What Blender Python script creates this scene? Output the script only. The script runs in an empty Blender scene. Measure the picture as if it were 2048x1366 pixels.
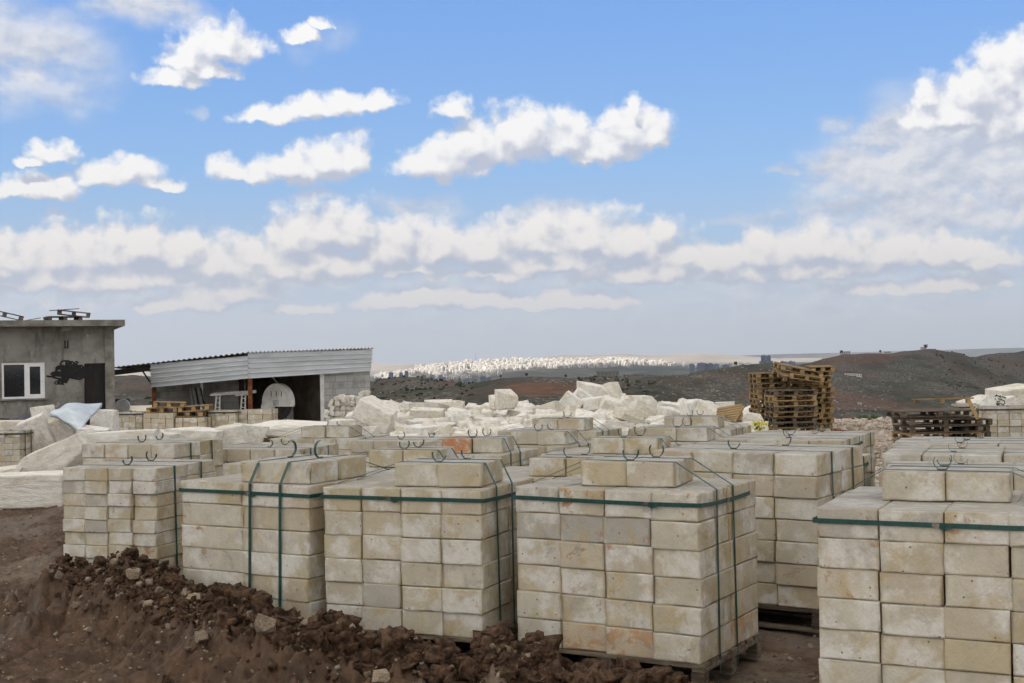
import bpy, math, random
import numpy as np
from mathutils import Vector, Matrix

SC = bpy.context.scene
COL = SC.collection
R = math.radians

# ----------------------------------------------------------------------------- camera
CAM_H, FPX = 2.35, 2500.0                      # eye height (m), focal length in pixels of a 2048 wide frame
PITCH, ROLL = math.atan(39 / 2500), 0.0195
fwd = Vector((0, math.cos(PITCH), math.sin(PITCH)))
up0 = Vector((0, -math.sin(PITCH), math.cos(PITCH)))
rt0 = Vector((1, 0, 0))
rgt = rt0 * math.cos(ROLL) - up0 * math.sin(ROLL)
upv = up0 * math.cos(ROLL) + rt0 * math.sin(ROLL)
cam = bpy.data.objects.new('camera', bpy.data.cameras.new('camera'))
COL.objects.link(cam)
cam.data.sensor_width = 36.0
cam.data.lens = 36.0 * FPX / 2048.0
cam.data.clip_start, cam.data.clip_end = 0.1, 60000
m = Matrix((rgt, upv, -fwd)).transposed().to_4x4()
m.translation = Vector((0, 0, CAM_H))
cam.matrix_world = m
SC.camera = cam
CAMP = Vector((0, 0, CAM_H))

def ray(px, py):
    return (fwd + rgt * ((px - 1024) / FPX) - upv * ((py - 683) / FPX)).normalized()
def at_y(px, py, Y):                            # measured point of the photograph at distance Y
    d = ray(px, py); return CAMP + d * (Y / d.y)
def at_z(px, py, z):
    d = ray(px, py); return CAMP + d * ((z - CAM_H) / d.z)
def at_plane(px, py, P, n):
    d = ray(px, py); return CAMP + d * ((P - CAMP).dot(n) / d.dot(n))

# ----------------------------------------------------------------------------- light
SUN_EL, SUN_AZ = R(38), R(232)                  # azimuth clockwise from +Y: behind the camera, to the left
SKY_STRENGTH = 0.10
sun = bpy.data.objects.new('sun', bpy.data.lights.new('sun', 'SUN'))
COL.objects.link(sun)
sun.data.energy, sun.data.angle, sun.data.color = 4.0, R(0.5), (1, 0.94, 0.85)
sd = Vector((math.sin(SUN_AZ) * math.cos(SUN_EL), math.cos(SUN_AZ) * math.cos(SUN_EL), math.sin(SUN_EL)))
sun.rotation_euler = sd.to_track_quat('Z', 'Y').to_euler()
vs = SC.view_settings
SC.display_settings.display_device = 'sRGB'
vs.view_transform, vs.look, vs.exposure, vs.gamma = 'Standard', 'None', 0.12, 1.0
vs.use_curve_mapping = False

# ----------------------------------------------------------------------------- node helper
class NT:
    def __init__(self, nt): self.nt = nt
    def __call__(self, typ, ins=None, **props):
        n = self.nt.nodes.new(typ)
        for k, v in props.items(): setattr(n, k, v)
        for k, v in (ins or {}).items():
            s = n.inputs[k]
            if isinstance(v, bpy.types.NodeSocket): self.nt.links.new(v, s)
            elif isinstance(v, bpy.types.Node): self.nt.links.new(v.outputs[0], s)
            else: s.default_value = v
        return n
    def math(self, op, a, b=0.0, c=None, clamp=False):
        i = {0: a, 1: b}
        if c is not None: i[2] = c
        n = self('ShaderNodeMath', i, operation=op); n.use_clamp = clamp
        return n.outputs[0]
    def vec(self, op, a, b=(0, 0, 0), c=None):
        i = {0: a, 1: b}
        if c is not None: i[2] = c
        n = self('ShaderNodeVectorMath', i, operation=op)
        return n.outputs['Value'] if op in ('LENGTH', 'DOT_PRODUCT') else n.outputs[0]
    def sstep(self, x, a, b, lo=0.0, hi=1.0):
        n = self('ShaderNodeMapRange', {0: x, 1: a, 2: b, 3: lo, 4: hi}, interpolation_type='SMOOTHSTEP')
        return n.outputs[0]
    def mix(self, f, a, b, blend='MIX'):
        n = self('ShaderNodeMix', data_type='RGBA', blend_type=blend)
        for k, v in ((0, f), (6, a), (7, b)):
            s = n.inputs[k]
            if isinstance(v, bpy.types.NodeSocket): self.nt.links.new(v, s)
            elif k == 0: s.default_value = v
            else: s.default_value = (*v[:3], 1)
        return n.outputs[2]
    def noise(self, vec, scale, detail=4, rough=0.5, dist=0.0, dim='3D'):
        n = self('ShaderNodeTexNoise', {'Vector': vec, 'Scale': scale, 'Detail': detail, 'Roughness': rough, 'Distortion': dist}, noise_dimensions=dim)
        return n.outputs[0]
    def voronoi(self, vec, scale, feature='F1', out=0, dim='3D', **ins):
        n = self('ShaderNodeTexVoronoi', {'Vector': vec, 'Scale': scale, **ins}, feature=feature, voronoi_dimensions=dim)
        return n.outputs[out]
    def ramp(self, f, stops, interp='LINEAR'):
        n = self('ShaderNodeValToRGB', {0: f}); e = n.color_ramp; e.interpolation = interp
        while len(e.elements) < len(stops): e.elements.new(0.5)
        for el, (p, c) in zip(e.elements, stops): el.position = p; el.color = (*c, 1)
        return n.outputs[0]

# ----------------------------------------------------------------------------- sky
world = bpy.data.worlds.new('World'); SC.world = world; world.use_nodes = True
world.cycles.sampling_method = 'MANUAL'; world.cycles.sample_map_resolution = 512
W = NT(world.node_tree); world.node_tree.nodes.clear()

def px_sky(px, py):
    d = ray(px, py)
    return FPX * math.atan2(d.x, d.y), FPX * math.asin(d.z)
CRISP = [  # cumulus: centre x, y and radii in the photograph's pixels, turned into azimuth and elevation below
 (445,88,84,42),(380,112,50,36),(345,158,60,18),(420,140,50,18),(608,70,34,20),(640,44,20,16),
 (530,230,62,20),(625,212,58,26),(690,205,46,26),(762,200,48,22),(912,216,36,26),
 (880,322,88,40),(960,282,88,56),(1040,262,80,56),(1130,270,80,56),(1200,290,70,46),(1262,252,70,50),(1264,212,15,22),(1310,262,40,36),(1172,318,30,14),
 (520,345,44,26),(590,330,70,40),(650,318,66,44),(705,314,46,40),(455,340,40,26),
 (105,305,40,22),(60,322,28,12),(60,374,90,26),(128,364,26,22),(215,350,58,26),(262,342,52,30),(312,366,46,14),
 (40,510,100,52),(130,505,95,62),(215,495,90,56),(285,490,76,54),(365,500,96,54),(432,515,40,36),(110,556,150,36),(0,545,40,24),
 (590,470,66,56),(640,448,74,56),(700,455,60,56),(640,520,120,46),(515,505,54,42),
 (790,490,76,56),(880,485,84,52),(970,495,84,54),(1080,470,90,60),(1180,470,90,56),(1270,480,86,54),(1318,462,40,38),(1120,520,170,34),(820,540,80,14),(980,548,120,16),
 (1360,540,70,26),(1440,520,80,40),(1530,505,80,44),(1630,490,90,50),(1700,500,80,44),(1770,505,70,40),(1850,505,80,36),(1930,500,70,30),(1500,545,150,24),
 (470,580,100,34),(400,600,86,22),(330,610,60,16),(800,605,110,18),(870,592,90,26),(960,596,80,20),(1160,598,110,22),(1060,606,70,16),(600,618,60,12),
 (445,530,90,40),(1350,505,80,46),(560,545,140,30),(240,550,160,34),(1250,545,140,28),(1640,535,170,28),(1960,520,90,24),
 (1750,575,110,16),(1900,565,100,20),
 (2020,130,64,66),(1945,180,72,52),(1858,192,28,28),(2050,210,80,90),(1900,225,90,36)]
SOFT = [(40,110,180,115,1.0),(130,180,110,50,.7),(0,30,200,60,.7),(300,16,150,46,1.0),(1990,300,330,150,1.9),(1830,310,210,100,1.7),(1900,410,360,70,1.3),(1690,312,90,38,1.1),(1660,252,46,26,.7),
 (1640,395,90,34,.55),(1500,432,90,20,.7),(1580,343,36,12,.8),(820,415,110,28,.9),(1100,432,120,34,.9),(160,610,200,22,.75),(1950,470,200,70,.6),(390,228,22,16,.5),(640,80,80,40,.35),
 (230,565,300,46,.8),(620,552,220,40,.7),(1000,566,330,36,.6),(1560,566,360,40,.6),(1900,230,200,90,.8),(1720,350,150,50,.8),(1980,560,140,60,.5),(1700,610,400,40,.45),(1000,640,900,40,.2),(520,560,300,40,.45)]

def make_cloud_group():
    g = bpy.data.node_groups.new('cloud_density', 'ShaderNodeTree')
    g.interface.new_socket('P', in_out='INPUT', socket_type='NodeSocketVector')
    g.interface.new_socket('D', in_out='OUTPUT', socket_type='NodeSocketFloat')
    G = NT(g); gi = g.nodes.new('NodeGroupInput'); go = g.nodes.new('NodeGroupOutput')
    P = gi.outputs[0]
    wn = G('ShaderNodeTexNoise', {'Vector': P, 'Scale': 1 / 55.0, 'Detail': 3.0, 'Roughness': .55}, noise_dimensions='2D')
    wv = G.vec('MULTIPLY', G.vec('SUBTRACT', wn.outputs[1], (.5, .5, .5)), (46, 34, 0))
    Pw = G.vec('ADD', P, wv)
    acc = None
    for (cx, cy, rx, ry) in CRISP:
        u, v = px_sky(cx, cy + ry * .36); rx *= 1.06; ry2 = ry * 1.3
        q = G.vec('MULTIPLY_ADD', Pw, (1 / rx, 1 / ry2, 0), (-u / rx, -v / ry2, 0))
        q = G.vec('MAXIMUM', q, G.vec('MULTIPLY', q, (-1, -2.3, 0)))
        l = G.vec('LENGTH', q)
        acc = l if acc is None else G.math('SMOOTH_MIN', acc, l, .22)
    body = G.math('SUBTRACT', 1.0, acc)
    b1 = G.voronoi(Pw, 1 / 46.0, 'F1', dim='2D')
    b2 = G.voronoi(Pw, 1 / 19.0, 'F1', dim='2D')
    f1 = G.noise(P, 1 / 64.0, 9, .595, dim='2D')
    t = G.math('MULTIPLY_ADD', b1, -.34, body)
    t = G.math('MULTIPLY_ADD', b2, -.15, t)
    t = G.math('MULTIPLY_ADD', G.math('SUBTRACT', f1, .5), 1.25, t)
    g.links.new(G.math('ADD', t, .42), go.inputs[0])
    g.interface.new_socket('S', in_out='OUTPUT', socket_type='NodeSocketFloat')
    f2 = G.noise(P, 1 / 64.0, 2.5, .5, dim='2D')
    q = G.math('MULTIPLY_ADD', b1, -.5, body)
    g.links.new(G.math('MULTIPLY_ADD', f2, 1.0, q), go.inputs[1])
    return g
CG = make_cloud_group()
tc = W('ShaderNodeTexCoord'); D = tc.outputs['Generated']
sx = W('ShaderNodeSeparateXYZ', {0: D})
az = W.math('ARCTAN2', sx.outputs[0], sx.outputs[1])
el = W.math('ARCSINE', sx.outputs[2])
U = W.math('MULTIPLY', az, FPX); V = W.math('MULTIPLY', el, FPX)
P = W('ShaderNodeCombineXYZ', {0: U, 1: V}).outputs[0]
sky = W('ShaderNodeTexSky', sky_type='NISHITA', sun_disc=False, sun_elevation=SUN_EL, sun_rotation=SUN_AZ,
        altitude=700, air_density=1.0, dust_density=0.6, ozone_density=2.0)
sky_c = W.mix(1.0, sky.outputs[0], (1.0, 1.0, 1.0), 'MULTIPLY')
# pale air low over the plain (K converts display brightness into sky-texture units)
K = 1.0 / SKY_STRENGTH
def col(c, k=1.0): return tuple(x * K * k for x in c)
blue = W.ramp(W.sstep(V, -20, 780), [(0.0, (.68, .73, .81)), (.09, (.59, .67, .81)), (.22, (.47, .62, .84)), (.5, (.33, .56, .92)), (1.0, (.21, .43, .90))])
blue = W.mix(1.0, blue, (K, K, K), 'MULTIPLY')
sky_c = W.mix(.82, sky_c, blue)
def dens(off):
    n = W('ShaderNodeGroup', node_tree=CG); world.node_tree.links.new(W.vec('ADD', P, off), n.inputs[0]); return n.outputs[0], n.outputs[1]
(d0, s0), (d1, s1) = dens((0, 0, 0)), dens((-10, 30, 0))
alpha = W.sstep(d0, -.05, .56)
lit = W.math('ADD', W.math('MULTIPLY_ADD', W.math('SUBTRACT', d0, d1), .42, W.math('MULTIPLY', W.math('SUBTRACT', s0, s1), .66)), .41)
low = W.sstep(V, 90, 420)
hi_c = W.mix(low, (.90, .85, .81), (.95, .945, .945))
lo_c = W.mix(low, (.54, .58, .68), (.53, .57, .68))
cl = W.mix(W.sstep(lit, -.05, .95), lo_c, hi_c)
cl = W.mix(1.0, cl, (K, K, K), 'MULTIPLY')
acc = None
sw = W('ShaderNodeTexNoise', {'Vector': P, 'Scale': 1 / 130.0, 'Detail': 4.0}, noise_dimensions='2D')
Ps = W.vec('ADD', P, W.vec('MULTIPLY', W.vec('SUBTRACT', sw.outputs[1], (.5, .5, .5)), (150, 80, 0)))
for (cx, cy, rx, ry, s) in SOFT:
    u, v = px_sky(cx, cy)
    l = W.vec('LENGTH', W.vec('MULTIPLY_ADD', Ps, (1 / rx, 1 / ry, 0), (-u / rx, -v / ry, 0)))
    l = W.math('MULTIPLY', W.sstep(l, 1.15, .25), s)
    acc = l if acc is None else W.math('MAXIMUM', acc, l)
sn = W.noise(W.vec('MULTIPLY', P, (1, 1.45, 0)), 1 / 105.0, 6, .55, dim='2D')
sa = W.math('MULTIPLY', acc, W.sstep(sn, .25, .55, .45, 1.0), clamp=True)
sn2 = W.noise(W.vec('ADD', W.vec('MULTIPLY', P, (1, 1.45, 0)), (-7, 22, 0)), 1 / 105.0, 4, .55, dim='2D')
sl = W.math('MULTIPLY_ADD', W.math('SUBTRACT', sn, sn2), 3.5, .5)
soft_c = W.mix(W.math('MAXIMUM', W.math('MINIMUM', sl, 1.0), 0.0), (.55, .60, .71), (.80, .80, .83))
soft_c = W.mix(1.0, soft_c, (K, K, K), 'MULTIPLY')
c1 = W.mix(W.math('MULTIPLY', sa, .94), sky_c, soft_c)
c2 = W.mix(W.math('MULTIPLY', alpha, W.sstep(V, 30, 260, .62, 1.0)), c1, cl)
bg_view = W('ShaderNodeBackground', {0: c2, 1: SKY_STRENGTH})
# the rest of the sky: the same air with broken cloud
gn = W.noise(D, 3.2, 5, .55)
glow = W.sstep(W.vec('DOT_PRODUCT', D, tuple(sd)), -.3, 1.0)                          # cloud near the sun is lit most
rest = W.mix(glow, col((.75, .75, .78)), col((1.95, 1.83, 1.66)))
oc = W.mix(W.sstep(gn, .36, .54), sky.outputs[0], rest)
bg_rest = W('ShaderNodeBackground', {0: oc, 1: SKY_STRENGTH})
inview = W.math('MULTIPLY', W.math('LESS_THAN', W.math('ABSOLUTE', az), .62), W.math('LESS_THAN', W.math('ABSOLUTE', W.math('SUBTRACT', el, .19)), .21))
msh = W('ShaderNodeMixShader', {0: inview, 1: bg_rest.outputs[0], 2: bg_view.outputs[0]})
W('ShaderNodeOutputWorld', {0: msh.outputs[0]})

# ----------------------------------------------------------------------------- numpy noise
def _hash(ix, iy, iz, seed):
    h = (ix.astype(np.int64) * 374761393 + iy.astype(np.int64) * 668265263 + iz.astype(np.int64) * 2147483647 + seed * 1274126177) & 0xFFFFFFFF
    h = ((h ^ (h >> 13)) * 1274126177) & 0xFFFFFFFF
    h = ((h ^ (h >> 16)) * 2246822519) & 0xFFFFFFFF
    return ((h ^ (h >> 15)) & 0xFFFFFF) / float(0xFFFFFF)
def vnoise(x, y, z=None, seed=0):
    x = np.asarray(x, float); y = np.asarray(y, float); z = np.zeros_like(x) if z is None else np.asarray(z, float)
    ix, iy, iz = np.floor(x), np.floor(y), np.floor(z)
    fx, fy, fz = x - ix, y - iy, z - iz
    fx, fy, fz = [t * t * (3 - 2 * t) for t in (fx, fy, fz)]
    o = 0
    for dx in (0, 1):
        for dy in (0, 1):
            for dz in (0, 1):
                w = (fx if dx else 1 - fx) * (fy if dy else 1 - fy) * (fz if dz else 1 - fz)
                o = o + w * _hash(ix + dx, iy + dy, iz + dz, seed)
    return o * 2 - 1
def fbm(x, y, z=None, octv=4, seed=0, gain=.5):
    o, a = 0, 1.0
    x = np.asarray(x, float); y = np.asarray(y, float)
    for k in range(octv):
        f = 2.03 ** k
        o = o + a * vnoise(x * f, y * f, None if z is None else np.asarray(z, float) * f, seed + k * 17); a *= gain
    return o
def sst(x, a, b):
    t = np.clip((np.asarray(x, float) - a) / (b - a), 0, 1); return t * t * (3 - 2 * t)

# ----------------------------------------------------------------------------- object helpers
def link(o, parent=None):
    COL.objects.link(o)
    if parent is not None: o.parent = parent
    return o
def mesh_np(name, V, F, mat=None):
    """V (n,3) array, F (m,k) array of one polygon size"""
    me = bpy.data.meshes.new(name)
    V = np.asarray(V, np.float32); F = np.asarray(F, np.int32)
    me.vertices.add(len(V)); me.vertices.foreach_set('co', V.ravel())
    k = F.shape[1]
    me.loops.add(F.size); me.loops.foreach_set('vertex_index', F.ravel())
    me.polygons.add(len(F)); me.polygons.foreach_set('loop_start', np.arange(0, F.size, k, dtype=np.int32))
    me.polygons.foreach_set('loop_total', np.full(len(F), k, np.int32))
    me.update(calc_edges=True); me.validate()
    if mat: me.materials.append(mat)
    return me
class MB:
    def __init__(self): self.v, self.f = [], []
    def add(self, vs, fs):
        b = len(self.v); self.v += [tuple(v) for v in vs]; self.f += [tuple(i + b for i in f) for f in fs]; return self
    def box(self, c, s, rot=None, taper=1.0):
        vs = []
        for z in (-.5, .5):
            k = taper if z > 0 else 1.0
            for x, y in ((-.5, -.5), (.5, -.5), (.5, .5), (-.5, .5)):
                p = Vector((x * s[0] * k, y * s[1] * k, z * s[2]))
                if rot is not None: p = rot @ p
                vs.append(p + Vector(c))
        return self.add(vs, [(3, 2, 1, 0), (4, 5, 6, 7), (0, 1, 5, 4), (1, 2, 6, 5), (2, 3, 7, 6), (3, 0, 4, 7)])
    def bar(self, a, b, w, h=None, upv=Vector((0, 0, 1))):
        a, b = Vector(a), Vector(b); d = (b - a); L = d.length; d = d / L
        s = d.cross(upv); s = Vector((1, 0, 0)) if s.length < 1e-4 else s.normalized()
        u = s.cross(d)
        return self.box((a + b) / 2, (L, w, h or w), Matrix((d, s, u)).transposed())
    def tube(self, pts, r, n=7):
        pts = [Vector(p) for p in pts]; rings = []
        for i, p in enumerate(pts):
            t = (pts[min(i + 1, len(pts) - 1)] - pts[max(i - 1, 0)]).normalized()
            a = t.cross(Vector((0, 0, 1)));  a = Vector((1, 0, 0)) if a.length < 1e-3 else a.normalized()
            b = t.cross(a)
            rr = r[i] if isinstance(r, (list, tuple)) else r
            rings.append([p + a * rr * math.cos(2 * math.pi * k / n) + b * rr * math.sin(2 * math.pi * k / n) for k in range(n)])
        vs = [v for q in rings for v in q]; fs = []
        for i in range(len(pts) - 1):
            for k in range(n): fs.append((i * n + k, i * n + (k + 1) % n, (i + 1) * n + (k + 1) % n, (i + 1) * n + k))
        fs += [tuple(range(n))[::-1], tuple((len(pts) - 1) * n + k for k in range(n))]
        return self.add(vs, fs)
    def ribbon(self, pts, wd, w, t=.003, closed=False):
        pts = [Vector(p) for p in pts]; n = len(pts); vs = []; fs = []
        for i, p in enumerate(pts):
            a = pts[(i - 1) % n] if closed or i else p; b = pts[(i + 1) % n] if closed or i < n - 1 else p
            tg = (b - a).normalized(); q = wd[i] if isinstance(wd, list) else wd
            q = Vector(q).normalized(); nr = tg.cross(q).normalized()
            vs += [p + q * w / 2 + nr * t / 2, p - q * w / 2 + nr * t / 2, p - q * w / 2 - nr * t / 2, p + q * w / 2 - nr * t / 2]
        for i in range(n if closed else n - 1):
            j = (i + 1) % n
            for k in range(4): fs.append((i * 4 + k, i * 4 + (k + 1) % 4, j * 4 + (k + 1) % 4, j * 4 + k))
        if not closed: fs += [(3, 2, 1, 0), tuple((n - 1) * 4 + k for k in range(4))]
        return self.add(vs, fs)
    def prism(self, poly, axis, thick):
        """closed outline swept by vector axis*thick"""
        ax = Vector(axis) * thick; n = len(poly)
        vs = [Vector(p) for p in poly] + [Vector(p) + ax for p in poly]
        fs = [tuple(range(n))[::-1], tuple(range(n, 2 * n))] + [(i, (i + 1) % n, n + (i + 1) % n, n + i) for i in range(n)]
        return self.add(vs, fs)
    def mesh(self, name, mat):
        me = bpy.data.meshes.new(name); me.from_pydata(self.v, [], self.f); me.update()
        if mat: me.materials.append(mat)
        return me
    def obj(self, name, mat, parent=None):
        return link(bpy.data.objects.new(name, self.mesh(name, mat)), parent)
def tag(o, label=None, cat=None, group=None, kind=None):
    if label: o['label'] = label
    if cat: o['category'] = cat
    if group: o['group'] = group
    if kind: o['kind'] = kind
    return o
def empty(name, loc=(0, 0, 0), rz=0.0):
    o = bpy.data.objects.new(name, None); o.location = loc; o.rotation_euler = (0, 0, rz); o.empty_display_size = .2
    return link(o)
def inst(name, me, parent=None, loc=(0, 0, 0), rot=(0, 0, 0), scale=(1, 1, 1)):
    o = bpy.data.objects.new(name, me); o.location = loc; o.rotation_euler = rot; o.scale = scale
    return link(o, parent)
def smooth(o, ang=40):
    for p in o.data.polygons: p.use_smooth = True
    return o

# ----------------------------------------------------------------------------- materials
def material(name):
    mt = bpy.data.materials.new(name); mt.use_nodes = True; mt.node_tree.nodes.clear()
    return mt, NT(mt.node_tree)
def finish(n, color, rough=.9, bump=None, bstr=.3, bdist=.02, metal=0.0, spec=.3, extra=None):
    i = {'Base Color': color if isinstance(color, bpy.types.NodeSocket) else (*color, 1), 'Roughness': rough, 'Metallic': metal, 'Specular IOR Level': spec}
    if extra: i.update(extra)
    if bump is not None:
        i['Normal'] = n('ShaderNodeBump', {'Height': bump, 'Strength': bstr, 'Distance': bdist}).outputs[0]
    b = n('ShaderNodeBsdfPrincipled', i)
    n('ShaderNodeOutputMaterial', {0: b.outputs[0]}); return b
def objvec(n, mul=37.0):
    t = n('ShaderNodeTexCoord').outputs['Object']; r = n('ShaderNodeObjectInfo').outputs['Random']
    return n.vec('ADD', t, n.vec('MULTIPLY', n('ShaderNodeCombineXYZ', {0: r, 1: r, 2: r}).outputs[0], (mul, mul * 1.7, mul * .6))), r

def mat_cut_stone(name='cut_limestone', stain=None, tint=None):
    mt, n = material(name); v, r = objvec(n)
    base = n.ramp(r, [(0, (.50, .455, .365)), (.12, (.57, .535, .455)), (.24, (.48, .415, .29)), (.36, (.585, .56, .485)), (.5, (.54, .485, .385)), (.6, (.52, .46, .355)), (.68, (.42, .40, .36)), (.74, (.57, .525, .425)), (.86, (.51, .445, .31)), (.93, (.54, .455, .325)), (1, (.57, .54, .465))])
    if tint: base = n.mix(.8, base, tint)
    n1 = n.noise(v, 4.5, 6, .6); n2 = n.noise(n.vec('ADD', v, (9, 3, 5)), 2.2, 5, .62); n3 = n.noise(n.vec('ADD', v, (2, 31, 7)), 2.6, 6, .68, .6)
    c = n.mix(n.sstep(n1, .30, .72), n.mix(1, base, (.86, .85, .84), 'MULTIPLY'), base)
    c = n.mix(n.math('MULTIPLY', n.sstep(n2, .48, .60), .85), c, (.665, .65, .605))
    n7 = n.noise(n.vec('ADD', v, (5, 55, 3)), 14, 7, .68, .3)
    c = n.mix(n.math('MULTIPLY', n.sstep(n7, .44, .64), .3), c, (.38, .345, .275))      # pale stone dust
    c = n.mix(n.math('MULTIPLY', n.sstep(n3, .525, .66), .62), c, (.43, .33, .165))       # ochre veins
    n4 = n.noise(n.vec('ADD', v, (71, 3, 17)), 3.4, 7, .72, .5)
    c = n.mix(n.math('MULTIPLY', n.sstep(n4, .60, .69), .72), c, (.31, .145, .055))
    ge = n('ShaderNodeVectorMath', {0: n.vec('SUBTRACT', n('ShaderNodeTexCoord').outputs['Generated'], (.5, .5, .5))}, operation='ABSOLUTE').outputs[0]
    gs = n('ShaderNodeSeparateXYZ', {0: ge}); gn = n('ShaderNodeSeparateXYZ', {0: n('ShaderNodeNewGeometry').outputs['True Normal']}).outputs[2]
    edge = n.math('MAXIMUM', n.sstep(gs.outputs[0], .42, .5), n.math('MULTIPLY', n.sstep(gs.outputs[2], .38, .5), n.math('LESS_THAN', n.math('ABSOLUTE', gn), .7)))
    c = n.mix(n.math('MULTIPLY', n.math('MULTIPLY', edge, n.sstep(n1, .42, .62)), .6), c, (.36, .27, .13))   # water stain along the joints
    if stain: c = n.mix(n.math('MULTIPLY', n.sstep(n.noise(n.vec('ADD', v, (3, 8, 1)), 5.5, 7, .68, .8), stain[0], stain[0] + .09), .85), c, stain[1])
    n6 = n.noise(n.vec('ADD', v, (13, 41, 29)), 3.0, 7, .7, .4)
    c = n.mix(n.math('MULTIPLY', n.sstep(n6, .57, .68), .5), c, (.25, .24, .225))         # grey weathering        # iron stain
    fine = n.noise(v, 75, 3, .6)
    c = n.mix(n.math('MULTIPLY', n.sstep(fine, .3, .75), .16), c, (.26, .23, .17))
    nz = n('ShaderNodeSeparateXYZ', {0: n('ShaderNodeNewGeometry').outputs['True Normal']}).outputs[2]
    topd = n.math('MULTIPLY', n.sstep(nz, .7, .9), n.sstep(n.noise(n.vec('MULTIPLY', v, (1, 2.2, 1)), 9, 6, .7), .3, .62, .35, .85))
    c = n.mix(topd, c, (.27, .265, .25))                                                 # grime lying on the top faces
    vo = n('ShaderNodeTexVoronoi', {'Vector': v, 'Scale': 17.0}, feature='F1')
    cellr = n('ShaderNodeSeparateXYZ', {0: vo.outputs['Color']}).outputs[0]
    pit = n.math('MULTIPLY', n.sstep(vo.outputs['Distance'], .15, .07), n.math('GREATER_THAN', cellr, .78))
    c = n.mix(n.math('MULTIPLY', pit, .75), c, (.13, .085, .045))
    wv = n('ShaderNodeTexWave', {'Vector': v, 'Scale': 16.0, 'Distortion': 3.0, 'Detail': 2.0}, bands_direction='DIAGONAL').outputs['Fac']
    h = n.math('MULTIPLY_ADD', n.noise(v, 38, 6, .65), .6, n.math('MULTIPLY_ADD', wv, .05, n.math('MULTIPLY', pit, -.8)))
    finish(n, c, .92, h, .6, .014, spec=.15); return mt
def mat_rough_stone():
    mt, n = material('broken_limestone'); v, r = objvec(n)
    base = n.ramp(r, [(0, (.78, .755, .69)), (.3, (.83, .82, .78)), (.55, (.73, .69, .60)), (.8, (.81, .785, .73)), (1, (.84, .83, .80))])
    n1 = n.noise(v, 1.6, 7, .62, .4); n2 = n.noise(n.vec('ADD', v, (8, 1, 4)), 1.0, 6, .66, .5); n3 = n.noise(v, 7, 6, .65)
    c = n.mix(n.math('MULTIPLY', n.sstep(n1, .50, .64), .6), base, (.60, .53, .40))
    c = n.mix(n.math('MULTIPLY', n.sstep(n2, .585, .68), .6), c, (.52, .38, .20))
    c = n.mix(n.math('MULTIPLY', n.sstep(n3, .42, .64), .38), c, (.42, .39, .33))
    h = n.math('MULTIPLY_ADD', n.noise(v, 9, 8, .68, .3), 1.0, n.math('MULTIPLY', n.noise(v, 45, 4, .6), .25))
    finish(n, c, .95, h, .75, .06, spec=.1); return mt
def mat_soil():
    mt, n = material('red_soil')
    v = n('ShaderNodeTexCoord').outputs['Object']
    n1 = n.noise(v, .8, 7, .65); n2 = n.noise(v, 5, 7, .7); n3 = n.noise(n.vec('MULTIPLY', v, (1.0, .35, 1)), .55, 5, .6, .4)
    c = n.mix(n.sstep(n2, .32, .68), (.048, .029, .018), (.128, .078, .047))
    c = n.mix(n.math('MULTIPLY', n.sstep(n1, .48, .66), .6), c, (.13, .082, .055))
    c = n.mix(n.math('MULTIPLY', n.sstep(n3, .51, .62), .55), c, (.19, .165, .14))        # stone dust in the tracks
    a = n('ShaderNodeAttribute', attribute_name='pale').outputs['Fac']
    gr = n.noise(v, 14, 6, .7)
    c = n.mix(n.math('MULTIPLY', a, n.sstep(gr, .2, .6)), c, (.44, .385, .31))
    vo = n('ShaderNodeTexVoronoi', {'Vector': v, 'Scale': 24.0}, feature='F1')
    q = n('ShaderNodeSeparateXYZ', {0: vo.outputs['Color']}).outputs[0]
    peb = n.math('MULTIPLY', n.sstep(vo.outputs['Distance'], .3, .18), n.math('GREATER_THAN', q, .93))
    c = n.mix(n.math('MULTIPLY', peb, .7), c, (.42, .36, .28))
    h = n.math('ADD', n.math('MULTIPLY', n.noise(v, 22, 8, .7), 1.0), n.math('MULTIPLY', peb, .25))
    finish(n, c, n.sstep(n1, .3, .7, .75, .95), h, .8, .04, spec=.25); return mt
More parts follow.
